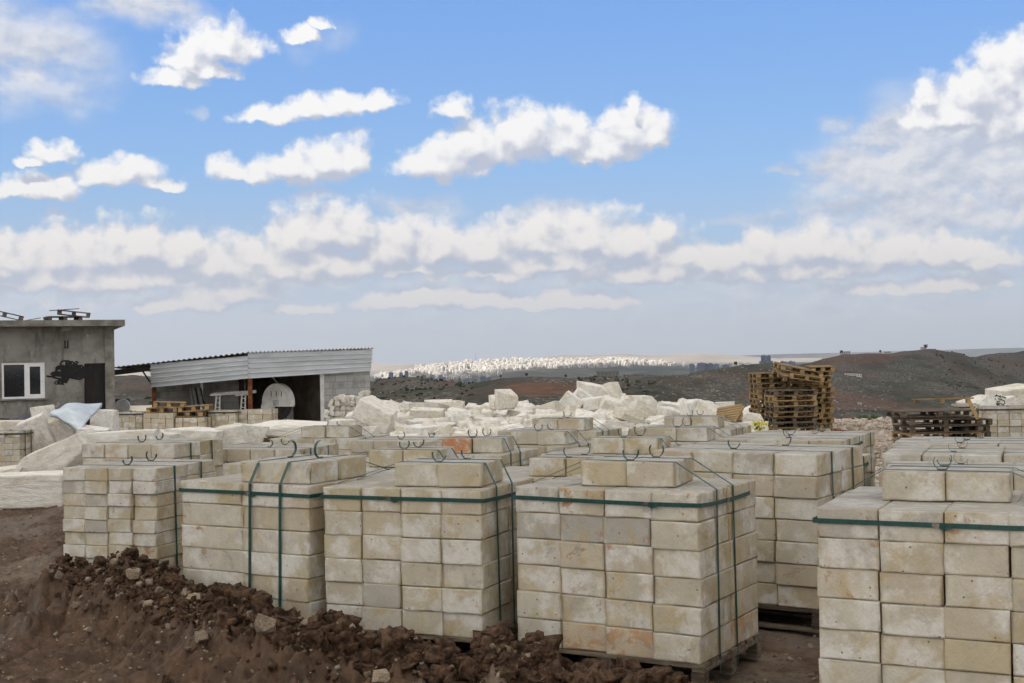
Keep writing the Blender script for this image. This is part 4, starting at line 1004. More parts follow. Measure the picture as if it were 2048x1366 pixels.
# ----------------------------------------------------------------------------- small strapped stacks in the yard
def stack_px(label, px, Y, yaw, cols, rows, deep, b3, **k):
    p = at_y(px, 860, Y); return stack(label, (p.x, p.y), R(yaw), cols, rows, deep, b3, None, **k)
SG = 'small strapped stacks in front of the shed'
s1 = stack_px('small strapped stack of yellow blocks beside the building corner', 284, 32.6, -8, 4, 5, 2, (.17, .30, .13), zg=.42, seed=81, curls=False, smat='strap_dark', group=SG)
s2 = stack_px('small strapped stack carrying the heap of pallets, left one of two', 346, 32.0, -6, 4, 5, 2, (.195, .30, .125), zg=.42, seed=82, curls=False, smat='strap_dark', ring=False, group=SG)
s3 = stack_px('small strapped stack carrying the heap of pallets, right one of two', 410, 32.0, -6, 4, 4, 2, (.195, .30, .125), zg=.42, seed=83, curls=False, smat='strap_dark', ring=False, group=SG)
s4 = stack_px('small strapped stack with ring strap just left of the saw', 472, 32.4, -8, 4, 5, 2, (.19, .30, .13), zg=.42, seed=84, curls=False, smat='strap_dark', group=SG)
s5 = stack_px('small strapped stack without ring strap directly under the saw blade', 541, 32.6, -8, 4, 5, 2, (.21, .30, .13), zg=.42, seed=85, curls=False, smat='strap_dark', ring=False, group=SG)
s6 = stack_px('small strapped stack of yellow blocks at the left edge by the rough slabs', 40, 25.6, -6, 5, 6, 2, (.165, .30, .125), zg=.22, seed=86, curls=False, smat='strap_dark', full=True, group='small strapped stacks')
for k, (px, z, rz, t, lab) in enumerate(((328, 1.19, 4, 0, 'lower left pallet on the small stacks by the shed'), (382, 1.08, -3, 0, 'lower right pallet on the small stacks by the shed'), (340, 1.33, 10, 3, 'upper left tilted pallet on the small stacks by the shed'), (392, 1.225, 2, -3, 'upper right tilted pallet on the small stacks by the shed'))):
    p = at_y(px, 830, 32.4); loose_pallet(lab, (p.x, p.y, z), R(rz), .78, .6, 'wood_new' if k != 1 else 'wood', (0, R(t)))
p = at_y(372, 856, 30.6); loose_pallet('yellow pallet lying low in front of the small strapped stacks', (p.x, p.y, .62), R(8), .62, .5, 'wood_new', (R(8), 0))
stack_px('pale strapped stack at the right edge below the boulder', 2068, 28.0, -6, 4, 5, 2, (.26, .42, .145), seed=91, curls=False, smat='strap_dark', full=True, zg=.24, group='small strapped stacks')
stack_px('pale strapped stack half hidden behind the dark pallet pile', 1984, 30.5, -6, 3, 5, 2, (.25, .42, .145), seed=92, curls=False, smat='strap_dark', full=True, zg=.2, group='small strapped stacks')

# ----------------------------------------------------------------------------- pallet piles
def pile(name, px, Y, z0, n, L, Wd, yaw, mats, seed, jit=.04, step=.14):
    rng = random.Random(seed); p = at_y(px, 858, Y); words = 'lowest second third fourth fifth sixth seventh eighth ninth tenth eleventh twelfth thirteenth fourteenth'.split()
    for k in range(n):
        w = 'topmost' if k == n - 1 else ('lowest' if k == 0 else words[k] + ' from the ground')
        loose_pallet(f'pallet in {name}, {w}', (p.x + rng.uniform(-jit, jit), p.y + rng.uniform(-jit, jit), z0 + k * step), R(yaw + rng.uniform(-2.5, 2.5)), L, Wd, rng.choice(mats), (R(rng.uniform(-.4, .4)), R(rng.uniform(-.5, .5))), f'pallets in {name}')
    return p, z0 + n * step
ZP = .33
pile('the front pile of the big pallet heap', 1581, 33.0, ZP, 8, 1.15, 1.0, 4, ['wood', 'wood', 'wood_new', 'wood_old'], 1)
pile('the left pile of the big pallet heap', 1536, 34.6, ZP + .02, 11, .80, 1.0, 2, ['wood_new', 'wood', 'wood'], 2)
pile('the middle rear pile of the big pallet heap', 1596, 34.7, ZP + .02, 10, .8, 1.0, 0, ['wood', 'wood_new', 'wood_old'], 3)
pile('the right pile of the big pallet heap', 1640, 34.4, ZP + .02, 12, .58, .9, -4, ['wood_new', 'wood', 'wood_new'], 4, .07)
for px, py, Y, rz, tl, L, m_, lab in ((1640, 742, 34.2, -3, (2, 0), .62, 'wood_new', 'yellow pallet overhanging at the top right of the big heap'), (1634, 752, 34.2, 2, (0, 0), .60, 'wood', 'pallet directly under the overhanging one at the top right'),
        (1595, 744, 34.0, 4, (6, 12), 1.15, 'wood_new', 'long tilted pallet sloping right on top of the big heap'), (1590, 757, 33.7, 10, (14, 6), 1.0, 'wood', 'tilted pallet wedged under the sloping one on the big heap'), (1612, 766, 33.4, -12, (-10, 9), .9, 'wood_new', 'crooked pallet on the top right of the front pile')):
    p = at_y(px, py, Y); loose_pallet(lab, p, R(rz), L, .9, m_, (R(tl[0]), R(tl[1])))
pile('the low dark pallet pile at right', 1872, 27.0, .36, 4, 1.55, 1.1, 3, ['wood_old', 'wood', 'wood_old'], 6, .05, .15)
pile('the small pile beside the low dark pallets', 1934, 27.2, .36, 4, .62, .9, 12, ['wood_old', 'wood'], 7, .05, .14)
p = at_y(1862, 814, 27.1); loose_pallet('wide weathered pallet crowning the low dark pile at right', (p.x, p.y, .98), R(2), 1.66, 1.1, 'wood_old')
def beam(name, label, cat, px0, py0, Y0, px1, py1, Y1, w, h, mat, **k): return tag(MB().bar(at_y(px0, py0, Y0), at_y(px1, py1, Y1), w, h).obj(name, M[mat]), label, cat, **k)
beam('wooden_rail', 'long yellow rail along the top of the low dark pallet pile', 'board', 1825, 799, 26.9, 1946, 796, 27.0, .09, .03, 'wood_new')
for k, px in enumerate((1833, 1884, 1936)): beam('wooden_block', ('left', 'middle', 'right')[k] + ' short post under the long yellow rail', 'board', px, 806, 26.95, px, 798, 26.95, .07, .09, 'wood')
beam('leaning_plank', 'thick plank leaning down the right end of the dark pallet pile', 'board', 1937, 800, 26.6, 1956, 838, 26.5, .10, .06, 'wood_new')
beam('steel_beam', 'rust brown beam lying on gravel right of the big pallet heap', 'beam', 1672, 862, 26.5, 1706, 871, 25.5, .10, .11, 'rust')
beam('loose_plank', 'thin plank lying on the ground before the rust brown beam', 'board', 1668, 868, 25.6, 1700, 878, 24.6, .08, .03, 'wood_old')
p = at_y(1462, 835, 29.5); loose_pallet('small yellow pallet leaning steeply on the rough blocks', p, R(-28), .62, .5, 'wood_new', (R(48), R(-10)))
beam('leaning_board', 'thin board propped against the steep small pallet', 'board', 1488, 812, 29.3, 1465, 852, 29.0, .05, .03, 'wood_new')
rock('rust_brown_slab', 'rust brown stone slab behind the far right strapped stack', 'stone slab', at_y(1443, 874, 20.5), (.30, .3, .10), (0, 0, 0), None, 3).data = (lambda me: (me.materials.clear(), me.materials.append(M['rust_slab']), me)[2])(ROCKS[3].copy())

# ----------------------------------------------------------------------------- rough blocks placed one by one
RI = [0]
def rockpx(label, x0, y0, x1, y1, Y, dep=None, rot=(0, 0, 0), slab=False, cat='stone block', group=None, k=None, name='rough_block', grow=1.12, pool_=None):
    c = at_y((x0 + x1) / 2, (y0 + y1) / 2, Y); w, h = abs(x1 - x0) * Y / FPX * grow, abs(y1 - y0) * Y / FPX * grow
    RI[0] += 1
    c.y += (dep or w * .7) / 2
    return rock(name, label, cat, c, (w, dep or w * .7, h), tuple(R(a) for a in rot), pool_ or (SLABS if slab else ROCKS), RI[0] if k is None else k, group)
LG = 'rough blocks before the grey building'
rockpx('large cream rough block lying lowest at the left edge', -60, 956, 112, 1014, 21.2, 1.0, (0, 0, 3), group=LG, k=4, pool_=BOXY)
rockpx('big tilted cream slab with pointed left end above the lowest block', 24, 893, 166, 962, 22.6, .9, (0, -24, 8), True, group=LG, k=2, grow=1.0)
rockpx('tall narrow white slab leaning left, second of the leaning row', 40, 836, 92, 905, 26.6, .45, (8, -22, 10), group=LG, k=1, grow=1.0, pool_=BOXY)
rockpx('tall white upright slab in the middle of the leaning row', 60, 814, 106, 892, 27.6, .5, (-6, -9, 24), group=LG, k=6, grow=1.0, pool_=BOXY)
rockpx('white slab leaning left under the plastic sheet', 98, 834, 150, 892, 27.2, .45, (-8, -18, -6), group=LG, k=7, grow=1.0, pool_=BOXY)
rockpx('low pale block at the left edge behind the small strapped stack', -10, 845, 46, 878, 27.8, .6, (0, 0, 6), group=LG, pool_=BOXY)
rockpx('small pale block right of the leaning slabs', 146, 857, 196, 892, 26.4, .7, (4, 10, 12), group=LG)
rockpx('upright white wrapped stone under the right end of the plastic sheet', 182, 822, 226, 866, 29.0, .4, (-8, 6, 0), group=LG)
rockpx('low flat cream slab between the tilted slab and the thin block stack', -40, 940, 40, 962, 22.4, .6, (0, -6, 0), True, group=LG)
WG = 'long rough blocks behind the strapped stacks'
rockpx('long wedge shaped white block, leftmost behind the thin block stack', 160, 868, 296, 910, 23.2, 1.0, (0, -4, 5), False, group=WG, k=1)
rockpx('pale wedge block with orange vein, second behind the thin block stack', 262, 864, 352, 902, 23.9, .9, (0, 6, -8), True, group=WG, k=4)
rockpx('broad white wedge block below the small strapped stacks', 330, 862, 425, 900, 24.2, 1.0, (0, 5, 3), False, group=WG, k=5)
rockpx('cream block with ragged top below the stack left of the saw', 405, 857, 478, 894, 24.8, .9, (0, -7, 8), group=WG, k=8)
rockpx('small pointed white block below the saw', 462, 852, 520, 886, 25.5, .8, (0, 9, 20), False, group=WG, k=7)
rockpx('long rounded white slab on the ground before the saw', 496, 850, 660, 876, 27.0, 1.2, (0, 3, 2), True, group=WG, k=9)
HG = 'rough blocks in the block field'
rockpx('large cream block tilted steeply, resting on others right of the shed', 714, 808, 792, 856, 28.5, .8, (6, 28, -14), group=HG, k=2, grow=.95)
rockpx('broad block carrying the steeply tilted cream one right of the shed', 696, 822, 772, 872, 29.6, .9, (0, -12, 10), group=HG, k=9)
rockpx('squarish white block at the foot of the pile by the shed', 652, 842, 702, 878, 27.4, .6, (0, 2, 14), group=HG, k=5)
rockpx('flat topped block right below the steeply tilted cream one', 700, 858, 748, 880, 26.6, .6, (0, -3, -8), group=HG, k=10)
rockpx('tall bright white block standing highest left of centre', 994, 783, 1028, 818, 46, .8, (0, 0, 16), group=HG, k=12)
rockpx('cream block standing left beside the tall bright white one', 982, 790, 1006, 817, 46.6, .7, (0, 0, 8), group=HG, k=14)
PG = 'boulders of the high pile right of centre'
rockpx('large yellowish block on top left of the high pile', 1166, 771, 1212, 800, 46, 1.0, (10, 8, 18), group=PG, k=0)
rockpx('large pale block on top right of the high pile', 1200, 771, 1240, 806, 46.6, 1.0, (-8, -14, -12), group=PG, k=11)
rockpx('white block leaning on the left flank of the high pile', 1148, 786, 1188, 812, 45, .8, (0, 34, 10), group=PG, k=4)
rockpx('pointed white block at the left foot of the high pile', 1126, 792, 1164, 818, 44, .7, (0, 38, -12), group=PG, k=15)
rockpx('long flat white block under the top of the high pile', 1164, 796, 1218, 818, 44, .9, (0, -6, 6), group=PG, k=7)
rockpx('tilted block at the right foot of the high pile', 1205, 800, 1258, 826, 43.4, .9, (0, 14, 12), group=PG, k=13)
rockpx('narrow block standing behind the right flank of the high pile', 1232, 788, 1252, 814, 47, .6, (0, -10, 8), group=PG, k=3)
rockpx('wide pale block with flat top right of the high pile', 1246, 794, 1308, 826, 43, 1.0, (0, 3, -16), group=HG, k=16)
rockpx('long white slab tilted down to the right, right of the high pile', 1258, 806, 1312, 838, 38, .7, (0, 30, 10), group=HG, k=1, grow=.9)
rockpx('bright white slab lying tilted before the long tilted one', 1236, 820, 1286, 846, 36, .7, (0, 24, 16), group=HG, k=6, grow=.95)
rockpx('upright square pale block right of the tilted white slabs', 1326, 818, 1358, 848, 37, .7, (0, 2, 20), group=HG, k=12)
rockpx('tall upright block leaning on the cut block near the steep small pallet', 1374, 806, 1402, 858, 34, .6, (0, -5, 12), group=HG, k=10)
rockpx('large dented block leaning right near the steep small pallet', 1392, 806, 1444, 856, 33, .7, (0, 24, -18), group=HG, k=3, grow=.95)
rockpx('bright white smooth boulder right behind the far right strapped stack', 1404, 842, 1458, 872, 23, .6, (0, 8, 10), group=HG, k=17)
rockpx('white block beside the yellow flowers', 1458, 862, 1516, 886, 20.6, .6, (0, 4, -6), group=HG, k=8)
rockpx('large pale boulder at the right edge above the strapped stack', 2004, 777, 2080, 822, 34.5, 1.0, (0, -6, 10), group='boulders at the right edge', k=9)
rockpx('tan tilted boulder right of the lettered stone', 2006, 796, 2036, 824, 33.5, .8, (0, -20, 6), group='boulders at the right edge', k=2)
rockpx('low white boulder left of the lettered stone', 1945, 796, 1990, 822, 33, .8, (0, -14, 12), group='boulders at the right edge', k=6)
for k, (x0, y0, x1, y1) in enumerate(((850, 802, 880, 818), (878, 801, 902, 816), (902, 801, 925, 816), (820, 806, 850, 820))):
    rockpx(('dark squared', 'pale squared', 'rightmost squared', 'leftmost low squared')[k] + ' block in the short rank right of the shed', x0, y0, x1, y1, 47, .6, (0, 0, 10 - 6 * k), group='squared blocks right of the shed', k=12 + k)
for k, (x0, y0, x1, y1) in enumerate(((1324, 806, 1350, 822), (1378, 802, 1404, 826), (1400, 802, 1428, 824), (1436, 805, 1470, 824))):
    rockpx(('low squared', 'pale upright squared', 'yellowish upright squared', 'rightmost squared')[k] + ' block on the skyline left of the pallet heap', x0, y0, x1, y1, 41, .7, (0, 0, 14 - 8 * k), group='squared blocks left of the pallet heap', k=12 + k)
rockpx('wide cream cut block behind the yellow flowers', 1462, 826, 1520, 850, 31, .8, (0, 0, 4), group=HG, k=14)
rockpx('long low block below the wide cream cut block', 1456, 846, 1530, 866, 29, .7, (0, 0, 2), group=HG, k=15)
# the lettered stone
def lettered():
    Y = 30.5; c = at_y(1986, 802, Y); n = Vector((-.12, -1, .16)).normalized()
    o = MB(); pts = [(1958, 806), (1975, 792), (1996, 783), (2012, 794), (2018, 802), (2008, 818), (1990, 822), (1962, 818)]
    q = [at_plane(a, b, c, n) for a, b in pts]; o.prism(q, -n, .5)
    ob = o.obj('lettered_stone', M['rough']); tag(ob, 'tilted white stone with black painted numerals by the right edge', 'stone block')
    s = MB()
    def stroke(pl): s.tube([at_plane(a, b, c + n * .004, n) for a, b in pl], .013, 6)
    stroke([(2016 - 4, 796), (2004, 793), (2002, 799), (2008, 801), (2010, 806), (2006, 809), (2001, 807)])      # 5
    stroke([(1994, 789), (1990, 793)]); stroke([(1992, 791), (2001, 793)]); stroke([(2001, 791), (2000, 796)])   # I
    stroke([(1996, 797), (2001, 799), (1999, 803), (1994, 803)]); stroke([(1990, 797), (1991, 799)])             # 2
    stroke([(1994, 805), (2000, 811)]); stroke([(1999, 806), (1994, 811)]); stroke([(1992, 807), (1996, 811)])   # 1 0
    stroke([(1997, 812), (2000, 811), (2003, 813), (2002, 817), (1998, 817), (1996, 814), (1997, 812)])
    s.obj('painted_numerals', M['spray'], ob)
lettered()

# ----------------------------------------------------------------------------- the field of loose blocks
ORD = 'first second third fourth fifth sixth seventh eighth ninth tenth eleventh twelfth thirteenth fourteenth fifteenth sixteenth seventeenth eighteenth nineteenth twentieth twenty-first twenty-second twenty-third twenty-fourth twenty-fifth twenty-sixth twenty-seventh twenty-eighth twenty-ninth thirtieth thirty-first thirty-second thirty-third thirty-fourth thirty-fifth thirty-sixth thirty-seventh thirty-eighth thirty-ninth fortieth'.split()
def field():
    rng = random.Random(12)
    rows = [(23.0, 690, 1400, .8), (25.0, 700, 1440, .85), (27.2, 770, 1440, .9), (29.8, 765, 1400, .95), (32.6, 755, 1400, 1.0), (35.8, 752, 1470, 1.0), (39.4, 755, 1480, 1.05), (43.4, 752, 1485, 1.1), (47.5, 748, 1440, 1.0), (51.5, 748, 1400, .9)]
    for ri, (Y, p0, p1, sz) in enumerate(rows):
        x = (p0 - 1024) / FPX * Y; k = 0
        while x < (p1 - 1024) / FPX * Y and k < 40:
            w = rng.uniform(.42, 1.1) * sz; h = rng.uniform(.24, .60) * sz; d = rng.uniform(.6, 1.1)
            yy = Y + rng.uniform(-.8, .8); xx = x + w / 2
            shape = rng.random(); rot = [R(rng.gauss(0, 3)), R(rng.gauss(0, 4)), R(rng.uniform(-35, 35))]
            adj = 'flat lying' if h < .5 * w else 'chunky'
            if shape > .8: rot[1] = R(rng.choice((-1, 1)) * rng.uniform(14, 34)); adj = 'tilted'
            z = gz1(xx, yy) + h * .42
            rock('rough_block', f'{adj} white limestone block, {ORD[k]} from left in {ORD[ri]} row of the block field', 'stone block', (xx, yy, z), (w * 1.08, d, h), rot, rng.choice((SLABS, ROCKS, BOXY, BOXY)), rng.randrange(90), 'loose blocks of the block field')
            x += w * rng.uniform(.93, 1.25) + (.2 if ri > 6 else 0); k += 1
    P, S = [], []
    rn = np.random.default_rng(4)
    for _ in range(4600):
        Y = rn.uniform(21.5, 54); px = rn.uniform(640 if Y > 25 else 260, 1500)
        if px < 748 and Y > 33: continue
        x = (px - 1024) / FPX * Y; s = rn.choice((.10, .18, .30, .48), p=(.46, .32, .16, .06)); P.append((x, Y, gz1(x, Y) + s * .25 + .12 * rn.random())); S.append(s)
    scatter('stone_chippings', M['chip'], P, S, 3, n=3, rough=.12, pool=16)
field()
def shed_pile():
    rng = random.Random(5); tops = [812, 800, 788, 784, 786, 790, 788, 780, 778, 790]
    for c, tp in enumerate(tops):
        px = 655 + c * 10.2; b = at_y(px, 852, 36.4 + c * .16); zb = b.z; n = max(2, int(((852 - tp) * 36.5 / FPX) / .15))
        for k in range(n):
            rock('cut_block', f'small white cut block, {ORD[c]} column and {ORD[k]} course up of the pile by the shed', 'stone block', (b.x + rng.uniform(-.02, .02), b.y + rng.uniform(-.12, .05), zb + .15 * k + .07), (rng.uniform(.13, .17), rng.uniform(.2, .32), .15 if k < n - 1 else rng.uniform(.12, .24)),
                 (R(rng.gauss(0, 2)), R(rng.gauss(0, 3) if k < n - 1 else rng.gauss(0, 12)), R(rng.gauss(0, 8))), None, rng.randrange(18), 'small cut blocks piled by the shed')
shed_pile()

# ----------------------------------------------------------------------------- sheet, cloth, boards on the left
def plastic():
    A, Bq, C, Dq = (100, 831, 27.0), (138, 812, 28.0), (204, 811, 28.4), (160, 862, 26.4); pts = []
    a, b, c, d = [at_y(*q) for q in (A, Bq, C, Dq)]; n = 22; V, F = [], []
    for i in range(n + 1):
        for j in range(n + 1):
            u, v = i / n, j / n; p = (a * (1 - u) + b * u) * (1 - v) + (d * (1 - u) + c * u) * v
            e = min(u, 1 - u, v, 1 - v); p = p + Vector((0, -.30, .10)) * math.sin(math.pi * u) * math.sin(math.pi * v) + Vector((0, 0, .02 + .015 * math.sin(u * 9 + v * 4)))
            p.z += .018 * float(vnoise(u * 4, v * 4, seed=3)); V.append(tuple(p))
    for i in range(n):
        for j in range(n): q = i * (n + 1) + j; F.append((q, q + 1, q + n + 2, q + n + 1))
    mb = MB(); mb.v, mb.f = V, F; o = mb.obj('plastic_sheet', M['sheet']); smooth(o); md = o.modifiers.new('thickness', 'SOLIDIFY'); md.thickness = .09; md.offset = 0
    tag(o, 'thick pale blue plastic wrapped pad draped over the rough slabs', 'plastic sheet')
    q = at_y(40, 841, 28.6); tag(inst('patterned_cloth', (lambda me: (me.materials.clear(), me.materials.append(M['purple']), me)[2])(SLABS[4].copy()), None, q, (0, R(-18), 0), (.44, .4, .20)), 'dark patterned cloth bundle behind the leaning slabs', 'cloth')
    beam('board', 'yellowish board under the right end of the plastic sheet, upper one', 'board', 176, 856, 27.6, 222, 864, 27.9, .12, .05, 'wood_new'); beam('board', 'yellowish board under the right end of the plastic sheet, lower one', 'board', 178, 862, 27.2, 238, 866, 27.6, .12, .05, 'wood_new')
    for k in range(4): beam('board', ('lowest', 'second', 'third', 'topmost')[k] + ' grey plank of the plank pile under the window', 'board', -30, 846 - k * 3.4, 30 + .1 * k, 26 - k * 2, 849 - k * 3.6, 30.2 + .1 * k, .16, .035, 'wood_old', group='planks piled under the window')
    q = at_y(244, 812, 43); e = empty('dark_machine', (q.x, q.y, .5)); tag(e, 'dark machine with a round wheel between building and shed', 'machine')
    MB().box((0, 0, .2), (.55, .5, .4)).obj('body', M['iron'], e); MB().tube([(.1, -.3, .55), (.1, -.22, .55)], .26, 20).obj('wheel', M['steel'], e); MB().box((-.05, .1, .75), (.5, .3, .12)).obj('cover', M['iron'], e)
plastic()

# ----------------------------------------------------------------------------- soil lumps, pebbles, gravel
def loose_soil():
    rn = np.random.default_rng(9); P, S, P2, S2 = [], [], [], []
    seg = np.hypot(*(BERM[1:, :2] - BERM[:-1, :2]).T); cum = np.concatenate([[0], np.cumsum(seg)])
    for _ in range(15000):
        t = rn.uniform(0, cum[-1]); i = min(np.searchsorted(cum, t) - 1, len(seg) - 1); i = max(i, 0); f = (t - cum[i]) / seg[i]
        c = BERM[i] * (1 - f) + BERM[i + 1] * f; d = BERM[i + 1, :2] - BERM[i, :2]; d = d / np.hypot(*d); o = rn.normal(0, .27) * (1 if rn.random() < .85 else 1.9)
        x, y = c[0] - d[1] * o, c[1] + d[0] * o
        if (o < -.30 and rn.random() < .85) or 1024 + FPX * x / y < 70 + 60 * rn.random(): continue
        s = .013 * (1 + rn.pareto(1.7)); cap = (.07 if x < -2.6 else .14) if abs(o) < .32 else .05; s = s if s < cap else rn.uniform(.3, 1) * cap
        (P if rn.random() < .86 else P2).append((x, y, s))
    Q = np.array(P); z = near_z(Q[:, 0], Q[:, 1]); scatter('soil_clods', M['clod'], np.stack([Q[:, 0], Q[:, 1], z + Q[:, 2] * .22], 1), Q[:, 2] * 1.2, 12, n=4, rough=.5, pool=30)
    for _ in range(2600):
        Y = rn.uniform(8.5, 22); px = rn.uniform(-60, 2100); P2.append(((px - 1024) / FPX * Y, Y, .012 * (1 + rn.pareto(2.2))))
    Q = np.array(P2); Q[:, 2] = np.minimum(Q[:, 2], .05); z = near_z(Q[:, 0], Q[:, 1]); scatter('pebbles', M['pebble'], np.stack([Q[:, 0], Q[:, 1], z + Q[:, 2] * .2], 1), Q[:, 2] * 1.2, 13, n=3, rough=.3, pool=12)
    P, S = [], []
    for _ in range(7000):
        Y = rn.uniform(21, 60); px = rn.uniform(1480, 1960) if Y > 27 else rn.uniform(1640, 1850); x = (px - 1024) / FPX * Y
        s = .04 * (1 + rn.pareto(2.1)) * min(1.2, Y / 38); s = min(s, .22 * Y / 40); P.append((x, Y, gz1(x, Y) + s * .15)); S.append(s)
    scatter('gravel', M['pink'], P, S, 14, n=2, rough=.5, pool=16)
loose_soil()
ST = [(-3.45, 11.35, .16, 'tan stone on the left soil mound'), (-3.62, 11.5, .10, 'small tan stone left of the big tan one on the mound'), (-3.2, 11.5, .13, 'white stone near the crest of the left soil mound'), (-2.75, 10.75, .14, 'flat white stone at the right foot of the left soil mound'), (-2.85, 11.15, .10, 'small pale stone on the right flank of the left soil mound'),
      (-4.3, 11.8, .14, 'pale stone at the left corner of the thin block stack'), (-1.95, 9.75, .20, 'brown stone in the soil ridge below the two strap stack'), (-1.0, 9.15, .14, 'orange brown round stone in the soil ridge'), (-.45, 9.05, .24, 'large grey brown lump of stone in the soil ridge'), (.05, 8.95, .17, 'grey stone right of the large lump in the soil ridge'), (-2.5, 9.9, .12, 'orange stone on the ridge below the long blocks'), (.85, 8.62, .09, 'flat pale stone before the front centre pallet')]
for k, (x, y, s, lab) in enumerate(ST):
    rock('field_stone', lab, 'stone', (x, y, float(near_z(np.array([x]), np.array([y]))[0]) + s * .25), (s * .85, s * .65, s * .55), (.2 * k, .1, k), SLABS, k, 'stones in the soil ridge').data = (lambda me, mm: (me.materials.clear(), me.materials.append(mm), me)[2])(SLABS[k % 10].copy(), M['clod'] if k in (8,) else M['pebble'])

# ----------------------------------------------------------------------------- plants
def bush(name, label, px, py, Y, w, h, leafm, nleaf, seed, flowers=0, zb=None):
    rn = random.Random(seed); c = at_y(px, py, Y); zb = gz1(c.x, c.y) if zb is None else zb
    e = empty(name, (c.x, c.y, zb)); tag(e, label, 'plant'); st, lf, fl = MB(), MB(), MB()
    tips = []
    for k in range(14):
        a = rn.uniform(0, 6.3); q = rn.random() ** .5; tip = Vector((w / 2 * q * math.cos(a), w / 2 * q * math.sin(a) * .7, h * rn.uniform(.7, 1.0) * (1 - .25 * q))); tips.append(tip)
        st.tube([(0, 0, 0), tip * .5 + Vector((0, 0, .1 * h)), tip], [.012, .009, .005], 5)
    def card(mb, p, s):
        n = Vector((rn.gauss(0, 1), rn.gauss(0, 1), rn.gauss(.4, 1))).normalized(); u = n.orthogonal().normalized(); v = n.cross(u)
        mb.add([p - u * s, p - v * s * .45, p + u * s, p + v * s * .45], [(0, 1, 2, 3)])
    for k in range(nleaf):
        t = rn.choice(tips); p = t * rn.uniform(.25, 1.0) + Vector((rn.gauss(0, .07 * w), rn.gauss(0, .06 * w), rn.gauss(0, .05 * h))); p.z = max(p.z, .02); card(lf, p, rn.uniform(.02, .045))
    for k in range(flowers):
        t = rn.choice(tips); p = t + Vector((rn.gauss(0, .06), rn.gauss(0, .05), rn.gauss(0, .035))); card(fl, p, rn.uniform(.014, .03))
    st.obj('stem', M['leaf'], e); lf.obj('leaves', M[leafm], e)
    if flowers: fl.obj('flowers', M['flower'], e)
bush('flowering_plant', 'bright yellow flowering plant behind the right hand strapped stacks', 1520, 856, 19.4, .66, 1.80, 'leaf', 600, 1, 1300)
bush('small_bush', 'small round green bush on the far gravel', 1733, 838, 47, .7, .42, 'leaf', 1100, 2)
bush('small_bush', 'low dark green weed on gravel between the strapped stacks', 1752, 888, 21.8, .5, .22, 'leaf', 500, 3)
bush('climbing_weed', 'yellow green weed in the gap between the two right edge stacks', 1986, 838, 29, .3, .62, 'leaf', 400, 5, 60)
def hill_scrub():
    rn = np.random.default_rng(21)
    for name, mat, n, s0, r0, r1 in (('scrub', M['scrub'], 11000, .85, 130, 2400), ('hill_rocks', M['hillrock'], 9000, .6, 110, 1800)):
        r = np.exp(rn.uniform(math.log(r0), math.log(r1), n)); px = rn.uniform(-80, 2130, n); x = (px - 1024) / FPX * r
        k = fbm(x / (.08 * r), r / (.16 * r + 5), octv=3, seed=61 if name == 'scrub' else 66) > (-.05 if name == 'scrub' else .0)
        x, r = x[k], r[k]; z, _, _ = terrain_full(x, r)
        s = s0 * rn.uniform(.5, 1.5, len(x)) * (r / 450) ** .42
        scatter(name, mat, np.stack([x, r, z + s * .2], 1), s, 30 if name == 'scrub' else 31, n=2, rough=.35)
hill_scrub()
def hill_tree(label, px, Y, h):
    rn = random.Random(px); x = (px - 1024) / FPX * Y; z = float(terrain_full(np.array([x]), np.array([Y]))[0][0]); e = empty('hill_tree', (x, Y, z)); tag(e, label, 'tree')
    MB().tube([(0, 0, -.5), (0.1, 0, h * .5)], [h * .05, h * .03], 6).obj('trunk', M['wood_old'], e); cr = MB()
    for k in range(90):
        a, q, t = rn.uniform(0, 6.3), rn.random() ** .5, rn.random(); p = Vector((h * .36 * q * math.cos(a), h * .36 * q * math.sin(a), h * (.35 + .65 * t)))
        n = Vector((rn.gauss(0, 1), rn.gauss(0, 1), rn.gauss(0, 1))).normalized(); u = n.orthogonal().normalized(); v = n.cross(u); s = h * .12; cr.add([p - u * s, p - v * s, p + u * s, p + v * s], [(0, 1, 2, 3)])
    cr.obj('crown', M['scrub'], e)
for px, Y, h, lab in ((1682, 1595, 5, 'small dark tree left of the hilltop house'), (1851, 1600, 6, 'lone dark tree on the summit of the right hill'), (1760, 1598, 4, 'dark tree at the left of the ridge houses'), (1470, 858, 3, 'small tree on the slope below the shaded blue tower'), (1052, 428, 1.3, 'small bush tree at the edge of the red field'), (1130, 428, 1.1, 'small bush tree right on the edge of the red field'), (1000, 428, 1.0, 'small bush tree left of the red field')):
    hill_tree(lab, px, Y, h)

# ----------------------------------------------------------------------------- houses on the hills and the far city
def tz(px, Y):
    x = (px - 1024) / FPX * Y; return x, float(terrain_full(np.array([x]), np.array([float(Y)]))[0][0])
def hill_house(label, px, Y, w, d, h, mat, storeys=1, cat='house', name='hill_house', roof=True, win=3):
    x, z = tz(px, Y); e = empty(name, (x, Y, z - .4)); tag(e, label, cat)
    MB().box((0, 0, h / 2), (w, d, h)).obj('wall', M[mat], e)
    if roof: MB().box((0, 0, h + .15), (w + .5, d + .5, .3)).obj('roof', M['slab'], e)
    for s in range(storeys):
        for k in range(win):
            zz = h / storeys * (s + .55); f = MB().box((-w / 2 + w / win * (k + .5), -d / 2 - .05, zz), (w / win * .4, .1, h / storeys * .4)).obj('window', M['city_dark'], e)
hill_house('long low white building on the right hillside', 1700, 1290, 12, 5, 2.4, 'white_paint', win=5)
hill_house('small white annex right of the long low hillside building', 1716, 1285, 5, 4, 3.4, 'white_paint', win=2)
hill_house('pale house on the left top of the right hill', 1692, 1602, 9, 6, 3.6, 'steel', 1)
hill_house('small pale house on the ridge of the right hill', 1774, 1600, 8, 5, 3, 'steel')
